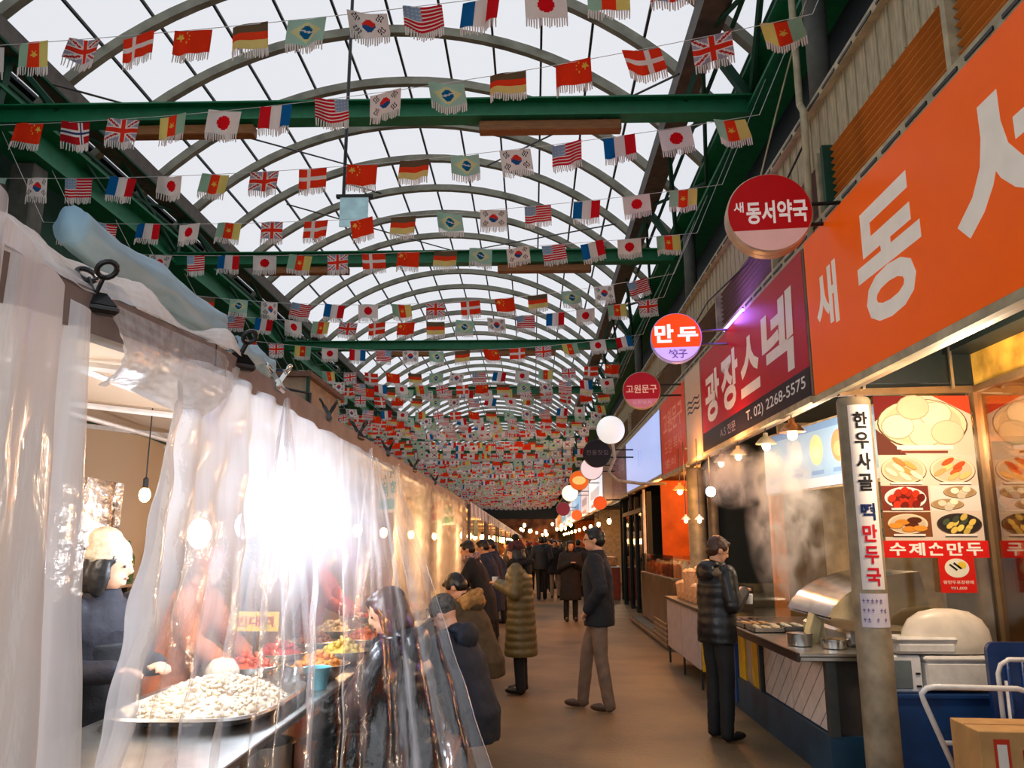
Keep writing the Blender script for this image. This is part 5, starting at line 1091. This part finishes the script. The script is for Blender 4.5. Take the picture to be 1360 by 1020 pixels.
# --- farther stalls on the left
goods = [mat('goods_%d' % k, c, .5, var=.5, scale=9) for k, c in enumerate(((216, 120, 60), (226, 190, 130), (190, 60, 40), (236, 214, 180)))]
yk = 13.2; k = 0
while yk < 74:
    L_ = 5.4 + .5*k
    e = thing('market_stall', '%s stall beyond the plastic covered one on the left of the aisle' % ORD[k], 'stall', (-1.8, yk+L_/2, 0), world=True)
    m = MB(); m.box((-3.3, yk, 2.24), (-1.06, yk+L_-.2, 2.28)); m.build('canopy', TARP, e); m = MB(); m.box((-3.3, yk, 0), (-3.26, yk+L_-.2, 2.24)); m.build('back', TARP, e)
    m = MB(); m.box((-1.7, yk+.2, .0), (-.98, yk+L_-.5, .88)); m.build('counter', STEEL if k % 2 else mat('brown_counter', (120, 70, 46), .5), e)
    m = MB(); n = max(4, int(L_/.5)); pts = []
    vs = []
    for i in range(n):
        a = yk + (L_-.2)*i/n; b_ = yk + (L_-.2)*(i+1)/n; q = len(vs); vs += [(-1.04, a, 2.28), (-1.04, b_, 2.28), (-1.03, b_, 2.1), (-1.03, (a+b_)/2, 2.02), (-1.03, a, 2.1)]; m.add(vs[q:], [(0, 1, 2, 3, 4)]); m.m((i+1) % 2)
    m.build('valance', [mat('valance_white', (226, 226, 230), .6), mat('valance_blue', (140, 176, 206), .6)], e)
    m = MB(); rnd = random.Random(k)
    for i in range(int(L_*2.2)): m.m(rnd.randrange(4)).ell((-1.35+rnd.uniform(-.2, .2), yk+.4+rnd.random()*(L_-1), .9), (.14, .16, rnd.uniform(.08, .22)), None, 8, 6)
    o = m.build('goods', goods, e, True); o['kind'] = 'stuff'
    for y in (yk+.03, yk+L_-.23): m = MB(); m.box((-1.08, y-.025, 0), (-1.03, y+.025, 2.24)); m.build('post', RAILM, e)
    if k < 5: m = MB(); m.box((-1.03, yk+.6, 1.72), (-1.02, yk+1.6, 2.0)); m.build('lettered_board', mat('stall_board_%d' % (k % 2), ((70, 140, 110), (200, 80, 60))[k % 2], .5), e)
    for j in range(3):
        yy = yk + L_*(.2+.28*j); bulb('%s warm bulb under the canopy of the %s stall past the plastic' % (nth(j), ORD[k]), (-1.25, yy, 1.74), 0, False, .05 + .012*k, 2.24, 'bulbs of the far left stalls', light=False)
    point((-1.45, yk+L_*.5, 1.7), (255, 186, 116), 60+12*k, .15)
    yk += L_; k += 1
for k, y in enumerate(sorted(random.uniform(46, 74) for _ in range(16))):
    P = V(random.uniform(-1.0, 2.2), y, random.uniform(1.9, 2.9)); bulb('%s nearest of the far warm bulbs clustered at the aisle end' % nth(k), P, 0, False, .09, 6.62, 'bulbs at the aisle end', light=False)
for k in range(10):
    P = V(2.46, 26+4.2*k, 2.3); bulb('%s warm bulb over the far right counters, counted from the near one' % nth(k), P, 0, False, .07, 2.99, 'bulbs over the far right counters', light=False)
for y in (30, 42, 56, 70): point((.8, y, 2.9), (255, 170, 96), 120, .3)
m = MB(); m.box((-6, 77.5, 0), (2.4, 77.8, 3.9)); tag(m.build('wall_market_end', mat('market_end', (130, 84, 54), .7, var=.7, scale=1.3)), 'warm brown cluttered end of the market aisle', 'structure', kind='structure')
# ------------------------------------------------------------ people
SKIN = mat('skin', (216, 160, 126), .5, var=.06); SKIN2 = mat('skin_pale', (226, 178, 148), .5, var=.06); HAIRB = mat('black_hair', (24, 20, 18), .4, stretch=(30, 30, 4), var=.5); HAIRBR = mat('brown_hair', (74, 44, 26), .4, stretch=(30, 30, 4), var=.5)
EYE = mat('dark_eye', (24, 18, 16), .2); LIP = mat('lip', (170, 92, 82), .5)
def remesh(mb, name, mt, vox, smooth=3, parent=None, disp=0.0, dscale=.06):
    me = mb.mesh(name, mt); o = bpy.data.objects.new(name, me); COL.objects.link(o)
    r_ = o.modifiers.new('r', 'REMESH'); r_.mode = 'VOXEL'; r_.voxel_size = vox
    s_ = o.modifiers.new('s', 'SMOOTH'); s_.iterations = smooth; s_.factor = .5
    if disp:
        tx = bpy.data.textures.get('folds') or bpy.data.textures.new('folds', 'CLOUDS'); tx.noise_scale = dscale
        d_ = o.modifiers.new('d', 'DISPLACE'); d_.texture = tx; d_.strength = disp; d_.mid_level = .5; d_.texture_coords = 'LOCAL'
    n = bpy.data.meshes.new_from_object(o.evaluated_get(bpy.context.evaluated_depsgraph_get())); n.name = name
    bpy.data.objects.remove(o); bpy.data.meshes.remove(me)
    n.materials.clear(); n.materials.append(mt); n.shade_smooth(); return link(name, n, parent)
def limb(mb, pts, rs, n=12, q=0.0, sub=5):
    """tapering round limb; q > 0 puffs it in rolls"""
    P_ = []; R_ = []; L_ = 0
    for i in range(len(pts)-1):
        a, b_ = Vector(pts[i]), Vector(pts[i+1])
        for k in range(sub if not q else sub*2):
            t = k/(sub if not q else sub*2); P_.append(a.lerp(b_, t)); r = rs[i]+(rs[i+1]-rs[i])*t
            R_.append(r*(1+q*abs(math.sin((L_+(b_-a).length*t)*math.pi/.075))) if q else r)
        L_ += (b_-a).length
    P_.append(Vector(pts[-1])); R_.append(rs[-1]); mb.tube(P_, R_, n)
    for p, r in ((pts[0], rs[0]), (pts[-1], rs[-1])): mb.ell(p, (r, r, r), None, 10, 8)
    for p, r in zip(pts[1:-1], rs[1:-1]): mb.ell(p, (r, r, r), None, 10, 8)
def person(label, x, y, face, h=1.72, lean=0, headyaw=0, headpitch=0, arms='down', legs='stand', coat=None, pants=None, shoes=None, hair='short', hairm=None, hat=None, hood=None, skin=None, vox=.012, seat=0, extra=None, puff=0, hem=.80, bulk=1.0, group=None, z=0, collar=None, detail=True):
    """face: heading in degrees, 0 looks down the aisle, 90 to the left. One body mesh; clothes and hair are its parts."""
    s = h/1.72; e = thing('person', label, 'person', (x, y, z), rz=R(face), group=group); skin = skin or SKIN; hairm = hairm or HAIRB
    pz = .93*s if not seat else seat
    def U(p): # upper body turns forward about the hips
        p = Vector(p)*s; d = p - Vector((0, 0, .93*s)); d = Matrix.Rotation(-R(lean), 3, 'X') @ d; return d + Vector((0, 0, pz))
    hc = U((0, .015, 1.60)); HR = Matrix.Rotation(R(headyaw), 3, 'Z') @ Matrix.Rotation(-R(headpitch), 3, 'X')
    def Hd(p): return hc + HR @ (Vector(p)*s)
    sh = {k: U((k*.175, 0, 1.405)) for k in (-1, 1)}
    if legs == 'walk': L = {-1: [(-.09, .0, .9), (-.085, .02, .5), (-.08, -.10, .1)], 1: [(.09, 0, .9), (.09, .10, .51), (.09, .16, .09)]}
    elif legs == 'sit': L = {k: [(k*.1, 0, pz/s), (k*.14, .40, pz/s-.0), (k*.13, .36, .09)] for k in (-1, 1)}
    elif isinstance(legs, dict): L = legs
    else: L = {k: [(k*.09, 0, .9), (k*.1, .015, .49), (k*.1, -.01, .09)] for k in (-1, 1)}
    L = {k: [Vector(p)*s for p in v] for k, v in L.items()}
    A = {}
    for k in (-1, 1):
        a = arms if isinstance(arms, str) else arms[k]
        if a == 'down': A[k] = [U((k*.235, -.02, 1.12)), U((k*.24, .04, .88))]
        elif a == 'pocket': A[k] = [U((k*.27, -.06, 1.13)), U((k*.2, .08, .95))]
        elif a == 'front': A[k] = [U((k*.24, .03, 1.13)), U((k*.12, .27, 1.16))]
        elif a == 'cup': A[k] = [U((k*.23, .02, 1.13)), U((k*.06, .24, 1.24))]
        elif a == 'reach': A[k] = [U((k*.22, .18, 1.2)), U((k*.15, .42, 1.12))]
        else: A[k] = [U(p) for p in a]
    lo = vox > .02
    # body
    b = MB()
    b.ell(Hd((0, 0, .02)), (.076*s, .094*s, .095*s), HR, 16, 12); b.ell(Hd((0, .022, -.045)), (.058*s, .068*s, .072*s), HR, 14, 10)
    if not lo:
        b.ell(Hd((0, .098, -.022)), (.012*s, .020*s, .016*s), HR, 8, 6); b.bar(Hd((0, .09, .025)), Hd((0, .112, -.022)), .016*s, .014*s, HR @ Vector((1, 0, 0)))
        b.ell(Hd((0, .07, .03)), (.05*s, .022*s, .012*s), HR, 10, 6); b.ell(Hd((0, .076, -.075)), (.022*s, .018*s, .016*s), HR, 8, 6); b.ell(Hd((0, .082, -.052)), (.02*s, .012*s, .008*s), HR, 8, 6)
        for k in (-1, 1): b.ell(Hd((k*.078, -.005, -.01)), (.010*s, .02*s, .03*s), HR, 8, 6)
    b.tube([Hd((0, -.015, -.03)), U((0, -.01, 1.5)), U((0, -.01, 1.4))], [.05*s, .052*s, .06*s], 12)
    b.tube([U((0, -.01, 1.42)), U((0, 0, 1.3)), U((0, 0, 1.1)), U((0, 0, .95))], [.1*s, .125*s, .115*s, .125*s], 14)
    b.ell(U((0, 0, 1.38)), (.17*s, .08*s, .06*s), None)
    for k in (-1, 1):
        el, wr = A[k]; b.tube([sh[k], el], [.048*s, .04*s], 10); b.tube([el, wr], [.04*s, .027*s], 10); b.ell(el, (.04*s,)*3)
        d = (wr-el).normalized(); hp = wr + d*.055*s; side = d.cross(Vector((0, 0, 1))); side = side.normalized() if side.length > .1 else Vector((0, 1, 0)); nrm = side.cross(d)
        q = Matrix((side, d, nrm)).transposed(); b.ell(hp, (.038*s, .052*s, .018*s), q, 10, 8)
        if not lo:
            cd_ = -nrm if nrm.z > 0 else nrm
            for f in range(4):
                o_ = side*((f-1.5)*.019*s); l = (.038, .044, .041, .032)[f]*s; p0 = hp + d*.035*s + o_; p1 = p0 + d*l*.6 + cd_*l*.25; p2 = p1 + d*l*.25 + cd_*l*.6
                b.tube([p0, p1, p2], [.0092*s, .0088*s, .008*s], 7)
            ts = side*(-k*.034*s); p0 = hp - d*.02*s + ts*.8; p1 = p0 + ts*.7 + d*.028*s; b.tube([p0, p1, p1 + d*.026*s - ts*.2 + cd_*.012*s], [.011*s, .0105*s, .009*s], 7)
        hp_, kn, an = L[k]; b.tube([hp_, kn, an], [.08*s, .052*s, .036*s], 10); b.ell(kn, (.052*s,)*3)
        b.tube([an, an + Vector((0, .09, -.045))*s], [.035*s, .028*s], 8)
    remesh(b, 'body', skin, max(.0075, vox*.75) if not lo else vox, 2, e)
    if detail:
        for k in (-1, 1): m = MB(); m.ell(Hd((k*.031, .083, .002)), (.014*s, .006*s, .0065*s), HR, 8, 6); m.build('eye', EYE, e, True)
        m = MB(); m.ell(Hd((0, .091, -.053)), (.022*s, .006*s, .006*s), HR, 8, 6); m.build('mouth', LIP, e, True)
    # hair
    b = MB()
    if hair and hat is None or hair in ('long', 'bob'):
        if not hat: b.ell(Hd((0, -.014, .042)), (.086*s, .098*s, .088*s), HR, 16, 12)
        b.ell(Hd((0, -.045, .0)), (.08*s, .07*s, .08*s), HR, 14, 10)
        for k in (-1, 1): b.ell(Hd((k*.07, .01, .03)), (.018*s, .05*s, .035*s), HR, 10, 8)
        if not hat: b.ell(Hd((0, .06, .085)), (.055*s, .035*s, .022*s), HR, 10, 8)
        if hair == 'bob':
            b.ell(Hd((0, -.05, -.06)), (.092*s, .065*s, .1*s), HR, 14, 10)
            for k in (-1, 1): b.ell(Hd((k*.08, -.005, -.05)), (.024*s, .05*s, .1*s), HR, 12, 8)
        if hair == 'long':
            b.ell(Hd((0, -.07, -.12)), (.08*s, .05*s, .16*s), HR, 14, 10)
            for k in (-1, 1): b.ell(Hd((k*.076, .0, -.06)), (.022*s, .045*s, .12*s), HR, 12, 8)
        remesh(b, 'hair', hairm, max(vox*.8, .008), 1, e, .006, .02)
    if hat:
        b = MB(); b.ell(Hd((0, -.012, .05)), (.092*s, .105*s, .095*s), HR, 18, 12); b.ell(Hd((0, -.010, .034)), (.098*s, .110*s, .03*s), HR, 18, 8)
        if hat.get('tall'): b.ell(Hd((0, -.04, .12)), (.07*s, .08*s, .06*s), HR, 14, 10)
        remesh(b, 'beanie', hat['m'], max(vox*.7, .008), 1, e)
        if hat.get('pom'): m = MB(); m.ell(Hd((0, -.02, .17)), (.045*s,)*3, None, 12, 8); m.build('pompom', hat['pom'], e, True)
    # trousers
    if pants:
        b = MB()
        for k in (-1, 1):
            hp_, kn, an = L[k]; limb(b, [hp_ + Vector((0, 0, .02)), kn, an - Vector((0, 0, .03))], [.095*s, .068*s, .058*s], 12)
        b.ell((0, 0, (L[1][0].z + L[-1][0].z)/2 + .03), (.165*s, .115*s, .13*s), None, 16, 10); remesh(b, 'trousers', pants, vox, 2, e, .012, .09)
    for k in (-1, 1):
        an = L[k][2]; b = MB(); b.ell(an + Vector((0, .06*s, -.045*s)), (.042*s, .125*s, .04*s), None, 14, 8); b.ell(an + Vector((0, -.01, -.02)), (.042*s, .05*s, .06*s), None, 12, 8); b.v = [(p[0], p[1], max(p[2], an.z-.09*s)) for p in b.v]; b.build('shoe', shoes or BLACK, e, True)
    # coat
    if coat:
        b = MB(); rings = []; zz = hem; bk = bulk; n = int((1.44-hem)/.0125)
        for i in range(n+1):
            t = i/n; zz = hem + (1.44-hem)*t; q = 1 + puff*abs(math.sin(zz*math.pi/.085))
            wx = ramp(zz, [(hem-.01, .19 if hem > .7 else .22), (.95, .19), (1.1, .18), (1.3, .205), (1.39, .19), (1.44, .11)])*bk*q; wy = ramp(zz, [(hem-.01, .14 if hem > .7 else .17), (.95, .14), (1.15, .135), (1.3, .14), (1.4, .11), (1.44, .08)])*bk*q
            if zz < .93: c = Vector((0, 0, zz*s + (pz-.93*s))); c = Vector((0, 0, max(c.z, (pz-.93*s)+hem*s)))
            else: c = U((0, 0, zz))
            rings.append((c, wx*s, wy*s))
        b.loft(rings, 26)
        for k in (-1, 1):
            el, wr = A[k]; limb(b, [sh[k]-Vector((k*.01, 0, .01)), el, wr], [.078*s*bk, .066*s*bk, .052*s*bk], 14, puff*1.2)
        b.tube([U((0, -.005, 1.4)), U((0, 0, 1.5))], [.1*s*bk, .075*s*bk], 16)
        remesh(b, 'coat', coat, vox, 2, e, .014 if not puff else .006, .07)
    if collar:
        b = MB(); ring = [U((.105*math.cos(q), .1*math.sin(q)+.0, 1.475+.02*math.sin(q*3))) for q in [2*math.pi*i/14 for i in range(14)]]; b.tube(ring, .042*s, 8, closed=True); remesh(b, 'fur_collar', collar, max(vox, .01), 1, e, .02, .015)
    if hood:
        b = MB(); k_ = hood.get('up', False)
        if k_:
            b.ell(Hd((0, -.025, .01)), (.115*s, .125*s, .135*s), HR, 18, 12); b.ell(Hd((0, -.05, -.1)), (.12*s, .1*s, .09*s), HR, 14, 10); remesh(b, 'hood', hood['m'], vox, 2, e, .008, .05)
        else:
            b.ell(U((0, -.115, 1.40)), (.135*s, .055*s, .10*s), None, 14, 10); b.ell(U((0, -.07, 1.47)), (.12*s, .075*s, .045*s), None, 14, 8); remesh(b, 'hood', hood['m'], vox, 2, e, .008, .05)
        if hood.get('fur'):
            b = MB(); ring = []
            for i in range(18):
                q = 2*math.pi*i/18; ring.append(Hd((.11*math.cos(q), .055, .01+.135*math.sin(q))) if k_ else U((.145*math.cos(q), -.06+.115*math.sin(q), 1.455-.03*math.sin(q))))
            b.tube(ring, (.03 if not k_ else .04)*s, 8, closed=True); remesh(b, 'fur_trim', hood['fur'], max(vox*.8, .01), 1, e, .025, .012)
    if extra: extra(e, U, Hd, A, s)
    return e
def cloth(nm, c, rough=.75, **k): return mat(nm, c, rough, var=.15, scale=14, bump=.12, bscale=90, **k)
BLKP = mat('black_puffer', (18, 20, 24), .38, var=.2, bump=.1); NAVY = cloth('navy_wool', (20, 24, 34), .8); TAUPE = cloth('taupe_trousers', (122, 100, 84)); BRSH = mat('brown_leather', (86, 62, 46), .4)
BLKT = cloth('black_trousers', (18, 20, 22)); OLV = mat('olive_puffer', (106, 94, 58), .45, var=.15, bump=.1); FURB = mat('black_fur', (16, 14, 14), .9, bump=.8, bscale=120); TANC = cloth('tan_coat', (176, 124, 62)); FURT = mat('tan_fur', (200, 150, 88), .9, bump=.8, bscale=120, var=.3)
# walking man in the middle
def glasses(e, U, Hd, A, s):
    for k in (-1, 1):
        m = MB(); m.tube([Hd((k*.032+.02*math.cos(q), .096, .002+.014*math.sin(q))) for q in [2*math.pi*i/12 for i in range(12)]], .0022, 5, closed=True); m.tube([Hd((k*.052, .096, .004)), Hd((k*.08, .0, .004))], .002, 4); m.build('glasses_frame', BLACK, e)
P = at(797, 946, Z=0)
person('man in a dark coat and taupe trousers walking in the middle of the aisle', P.x+.02, P.y+.1, 78, 1.76, 2, 8, 0, 'pocket', {-1: [(-.09, .0, .9), (-.09, -.02, .5), (-.10, -.09, .09)], 1: [(.09, 0, .9), (.1, .14, .52), (.08, .19, .09)]}, NAVY, TAUPE, BRSH, vox=.011, hem=.78, bulk=1.06, collar=None, extra=glasses)
# customer at the steam counter
def patch(e, U, Hd, A, s):
    b = MB(); b.ell(U((.02, -.03, 1.40)), (.19, .115, .05), None, 18, 10); remesh(b, 'shoulder_patch', cloth('khaki_patch', (120, 104, 82)), .011, 1, e)
    m = MB(); m.lathe([(.03, 0), (.036, .08), (.03, .085)], U((0, .34, 1.14)), 12); m.build('paper_cup', WHITEP, e)
P = at(958, 986, Z=0)
person('man in a black padded jacket eating at the steam counter', P.x+.03, P.y+.1, -70, 1.66, 3, -8, 22, 'cup', 'stand', BLKP, BLKT, BLACK, hairm=HAIRBR, hood={'m': BLKP}, puff=.022, hem=.80, bulk=1.08, vox=.011, extra=patch)
# woman in long olive coat
def cup(e, U, Hd, A, s): m = MB(); m.lathe([(.03, 0), (.038, .09), (.034, .094)], U((0, .29, 1.23)), 12); m.build('white_cup', WHITEP, e)
KN = mat('dark_red_knit', (70, 28, 34), .9, var=.8, scale=30); P = at(692, 922, Z=0)
person('woman in a long olive padded coat and dark knitted hat holding a cup', P.x, P.y+.05, 82, 1.62, 4, 0, 8, 'cup', 'stand', OLV, BLKT, mat('black_boots', (16, 16, 18), .4), hair='bob', hat={'m': KN, 'pom': FURB}, collar=FURB, hood={'m': FURB, 'fur': FURB}, puff=.06, hem=.42, bulk=1.12, vox=.011, extra=cup)
# row of customers bent over the stall counter
person('person in tan coat with fur trimmed hood bending to the stall', -.42, 7.1, 70, 1.7, 24, 0, 40, 'reach', 'sit', cloth('olive_brown_jacket', (70, 56, 34)), TANC, BRSH, hood={'m': cloth('olive_brown_jacket', (70, 56, 34)), 'fur': FURT}, hem=.8, bulk=1.2, vox=.012, seat=.62, extra=lambda e, U, Hd, A, s: (lambda b: (b.tube([U((-.2, -.05, 1.42)), U((-.02, -.14, 1.44)), U((.2, -.06, 1.42))], [.06, .075, .06], 10), remesh(b, 'fur_band', FURT, .012, 1, e, .03, .015)))(MB()))
person('person in dark navy coat with grey checked cap and hood bending to the counter', -.40, 5.6, 66, 1.7, 20, 0, 34, 'reach', 'sit', cloth('deep_navy_coat', (16, 24, 40)), BLKT, BLACK, hat={'m': mat('grey_checked_cap', (74, 70, 66), .8, var=.5, scale=40)}, hood={'m': cloth('deep_navy_coat', (16, 24, 40))}, hem=.75, bulk=1.2, vox=.013, seat=.5)
SHB = mat('glossy_black_nylon', (20, 20, 26), .28, var=.2, bump=.15)
person('brown haired customer in shiny black padded coat seated behind the clear plastic', -.60, 4.2, 78, 1.72, 12, 10, 20, 'reach', 'sit', SHB, BLKT, BLACK, hair='bob', hairm=HAIRBR, hood={'m': SHB}, puff=.05, hem=.84, bulk=1.1, vox=.012, seat=.6)
e = thing('bench', 'low wooden bench under the seated customers at the near stall', 'bench', (-.62, 4.4, 0)); m = MB(); m.box((-.16, -1.1, .36), (.16, 1.9, .40), .008); m.build('seat', WOOD, e)
for sx in (-.12, .12):
    for sy in (-.9, .4, 1.7): m = MB(); m.box((sx-.02, sy-.02, 0), (sx+.02, sy+.02, .36)); m.build('leg', ROD, e)
person('second seated customer in dark coat deeper behind the plastic', -.70, 5.05, 80, 1.7, 20, 0, 20, 'reach', 'sit', cloth('charcoal_coat', (40, 38, 42)), BLKT, BLACK, hood=None, hem=.84, bulk=1.15, vox=.016, seat=.56)
e = bpy.data.objects['bench']
# stall keepers
WH = mat('cream_knit', (206, 188, 160), .9, var=.2, scale=30, bump=.4, bscale=60)
def apron(e, U, Hd, A, s):
    b = MB(); b.loft([(U((0, .01, z)), .17*(1.0 if z < 1.1 else .8), .15) for z in (.5, .7, .9, 1.1, 1.25)], 20); remesh(b, 'apron', cloth('dark_apron', (6, 8, 14)), .013, 1, e, .01, .08)
person('stall keeper in cream knitted hat and dark apron behind the near stall', -1.96, 3.62, -112, 1.62, 4, 30, 6, 'front', 'stand', cloth('purple_navy_top', (12, 10, 24)), BLKT, BLACK, hair='bob', hairm=HAIRB, hat={'m': WH, 'tall': 1}, skin=SKIN, hem=.8, vox=.011, extra=apron)
person('second stall keeper in orange brown top, blurred by the fogged plastic', -2.1, 4.75, -95, 1.6, 16, 0, 20, 'reach', 'stand', cloth('orange_brown_top', (190, 110, 70)), BLKT, BLACK, hat={'m': cloth('pink_cap', (206, 140, 130))}, skin=SKIN2, hem=.8, vox=.014)
person('third stall keeper in red top in the warm part of the stall', -2.1, 7.6, -90, 1.62, 12, 0, 15, 'reach', 'stand', cloth('red_top', (170, 60, 44)), BLKT, BLACK, hair='short', skin=SKIN2, hem=.8, vox=.016)
# customers farther along the left stalls
for lb, x, y, f, ln, c, hr in (('customer in black coat with patterned scarf just past the plastic sheet', -.66, 11.0, 85, 20, (22, 24, 30), 'short'), ('customer in dark blue coat at the second stall', -.62, 12.6, 80, 14, (26, 40, 66), 'short'),
                           ('person in dark jacket standing at the first far stall', -.66, 14.3, 92, 8, (30, 30, 34), 'short'), ('customer in grey coat leaning at the far left stall', -.6, 16.8, 84, 24, (74, 70, 70), 'bob')):
    person(lb, x, y, f, 1.68, ln, 0, 18, 'reach', 'stand', cloth('coat_%s' % lb[-6:].strip().replace(' ', '_'), c), BLKT, BLACK, hair=hr, hem=.6, bulk=1.12, vox=.018, collar=mat('pattern_scarf', (160, 130, 130), .9, var=.9, scale=40) if 'scarf' in lb else None)
# crowd down the aisle: (photo x of the feet, distance, heading, coat, trousers, hem, arms)
CROWD = [('woman in long black coat facing the camera beyond the walking man', 757, 17.2, 180, (16, 18, 22), (20, 20, 24), .45, 'cup', 'long', 1.66), ('man in dark blue jacket seen from behind in mid aisle', 719, 23.5, 0, (22, 34, 48), (24, 24, 28), .82, 'pocket', 'short', 1.80),
         ('person in black coat just right of the dark blue jacket', 737, 24.5, 170, (18, 18, 20), (150, 140, 132), .7, 'down', 'short', 1.7), ('person in charcoal coat behind the walking man', 784, 19.5, 175, (22, 22, 26), (26, 26, 30), .6, 'pocket', 'short', 1.68),
         ('small figure in red hat left of the dark blue jacket', 702, 27, 10, (40, 34, 34), (30, 30, 34), .7, 'down', 'bob', 1.62), ('distant person in tan coat walking away', 728, 31, 0, (120, 90, 60), (30, 28, 28), .6, 'down', 'short', 1.7),
         ('distant person in black between the tan coat and the white coat', 742, 33, 180, (20, 20, 24), (24, 24, 28), .8, 'pocket', 'short', 1.74), ('distant person in pale coat', 751, 36, 0, (170, 160, 150), (40, 38, 38), .6, 'down', 'long', 1.64),
         ('distant person in maroon coat near the left stalls', 694, 34, 60, (90, 34, 40), (26, 26, 30), .7, 'cup', 'bob', 1.62), ('distant person in grey jacket near the right counters', 768, 32, -60, (70, 72, 76), (30, 30, 34), .8, 'down', 'short', 1.72),
         ('far figure in dark green coat', 712, 40, 180, (30, 50, 44), (26, 26, 30), .7, 'down', 'short', 1.7), ('far figure in black at the centre of the crowd', 726, 43, 0, (18, 18, 22), (22, 22, 26), .7, 'down', 'short', 1.72),
         ('far figure in brown coat right of the crowd centre', 740, 46, 180, (84, 60, 44), (28, 26, 26), .6, 'down', 'bob', 1.66), ('farthest figure on the left of the crowd', 705, 50, 0, (34, 34, 40), (26, 26, 30), .7, 'down', 'short', 1.7), ('farthest figure on the right of the crowd', 752, 52, 0, (40, 36, 40), (26, 26, 30), .7, 'down', 'short', 1.7)]
for lb, u, Y, c1, c2, hr, h in (('person in black hood left of the red hatted figure', 690, 25.5, (20, 20, 24), (20, 20, 24), 'short', 1.7), ('person in dark teal coat between red hat and blue jacket', 711, 28.5, (20, 40, 44), (22, 22, 26), 'bob', 1.64), ('tall person in black right behind the dark blue jacket', 724, 27, (16, 16, 20), (20, 20, 24), 'short', 1.82),
    ('person in dark brown coat right of the black long coat', 768, 25, (44, 32, 26), (22, 22, 26), 'short', 1.72), ('person in navy coat deep in the crowd', 733, 29, (22, 26, 44), (20, 20, 24), 'short', 1.76), ('person in cream scarf and black coat deep in the crowd', 746, 28, (26, 24, 26), (24, 22, 24), 'bob', 1.62),
    ('person in black at the left stalls beyond the olive coat', 676, 21.5, (18, 18, 22), (20, 20, 24), 'short', 1.68), ('person in dark grey at the left stalls farther on', 684, 29, (40, 42, 46), (22, 22, 26), 'bob', 1.64), ('distant person in dark red at the right counters', 760, 38, (80, 26, 30), (22, 22, 26), 'short', 1.7), ('distant person in black beside the maroon coat', 700, 37, (18, 18, 20), (22, 22, 26), 'short', 1.72)):
    CROWD.append((lb, u, Y, random.choice((0, 180, 90, -20)), c1, c2, .7, random.choice(('down', 'pocket')), hr, h))
for k, (lb, u, Y, f, c1, c2, hm, ar, hr, h) in enumerate(CROWD):
    P = at(u, 730, Y=Y); person(lb, P.x, Y, f + random.uniform(-12, 12), h, 2, 0, 3, ar, 'walk' if k % 2 else 'stand', cloth('crowd_coat_%d' % k, c1), cloth('crowd_trousers_%d' % k, c2), BLACK, hair=hr, hem=hm, bulk=1.12, vox=.02 if Y < 26 else .03, detail=Y < 20, hat={'m': mat('red_hat', (130, 30, 34), .9)} if 'red hat' in lb else None)

# ------------------------------------------------------------ steam over the counter
def steam(name, lb, a, b_, dens, seed):
    m = MB(); m.box(a, b_); o = m.build(name, [], None); st = bpy.data.materials.new(name); st.use_nodes = True; nt = st.node_tree; N = nt.nodes.new; L = nt.links.new
    nt.nodes.remove(nt.nodes['Principled BSDF']); vol = N('ShaderNodeVolumePrincipled'); vol.inputs['Color'].default_value = (.97, .95, .93, 1); vol.inputs['Anisotropy'].default_value = .1
    g = N('ShaderNodeTexCoord'); mp = N('ShaderNodeMapping'); mp.inputs['Location'].default_value = (seed, seed*.7, 0); mp.inputs['Scale'].default_value = (1, 1, .62); L(g.outputs['Object'], mp.inputs[0])
    no = N('ShaderNodeTexNoise'); no.inputs['Scale'].default_value = 5.0; no.inputs['Detail'].default_value = 5; no.inputs['Distortion'].default_value = .7; L(mp.outputs[0], no.inputs['Vector'])
    sb = N('ShaderNodeVectorMath'); sb.operation = 'DISTANCE'; mp2 = N('ShaderNodeMapping'); L(g.outputs['Generated'], mp2.inputs[0]); mp2.inputs['Location'].default_value = (-.5, -.5, -.5); L(mp2.outputs[0], sb.inputs[0])
    fr = N('ShaderNodeMapRange'); fr.inputs[1].default_value = .5; fr.inputs[2].default_value = .12; L(sb.outputs['Value'], fr.inputs[0])
    rp = N('ShaderNodeMapRange'); rp.inputs[1].default_value = .49; rp.inputs[2].default_value = .62; L(no.outputs[0], rp.inputs[0])
    mu = N('ShaderNodeMath'); mu.operation = 'MULTIPLY'; L(fr.outputs[0], mu.inputs[0]); L(rp.outputs[0], mu.inputs[1]); m2 = N('ShaderNodeMath'); m2.operation = 'MULTIPLY'; m2.inputs[1].default_value = dens; L(mu.outputs[0], m2.inputs[0])
    L(m2.outputs[0], vol.inputs['Density']); L(vol.outputs[0], nt.nodes['Material Output'].inputs['Volume']); o.data.materials.append(st); tag(o, lb, 'steam', kind='stuff')
steam('steam_plume', 'white steam rising from the food counter beside the pipe column', (2.0, 6.9, .95), (2.75, 8.2, 2.65), 7.0, 1.0)
steam('steam_cloud', 'steam gathering under the dark red sign', (1.85, 8.1, 1.95), (2.6, 9.6, 2.7), 9.0, 4.0)
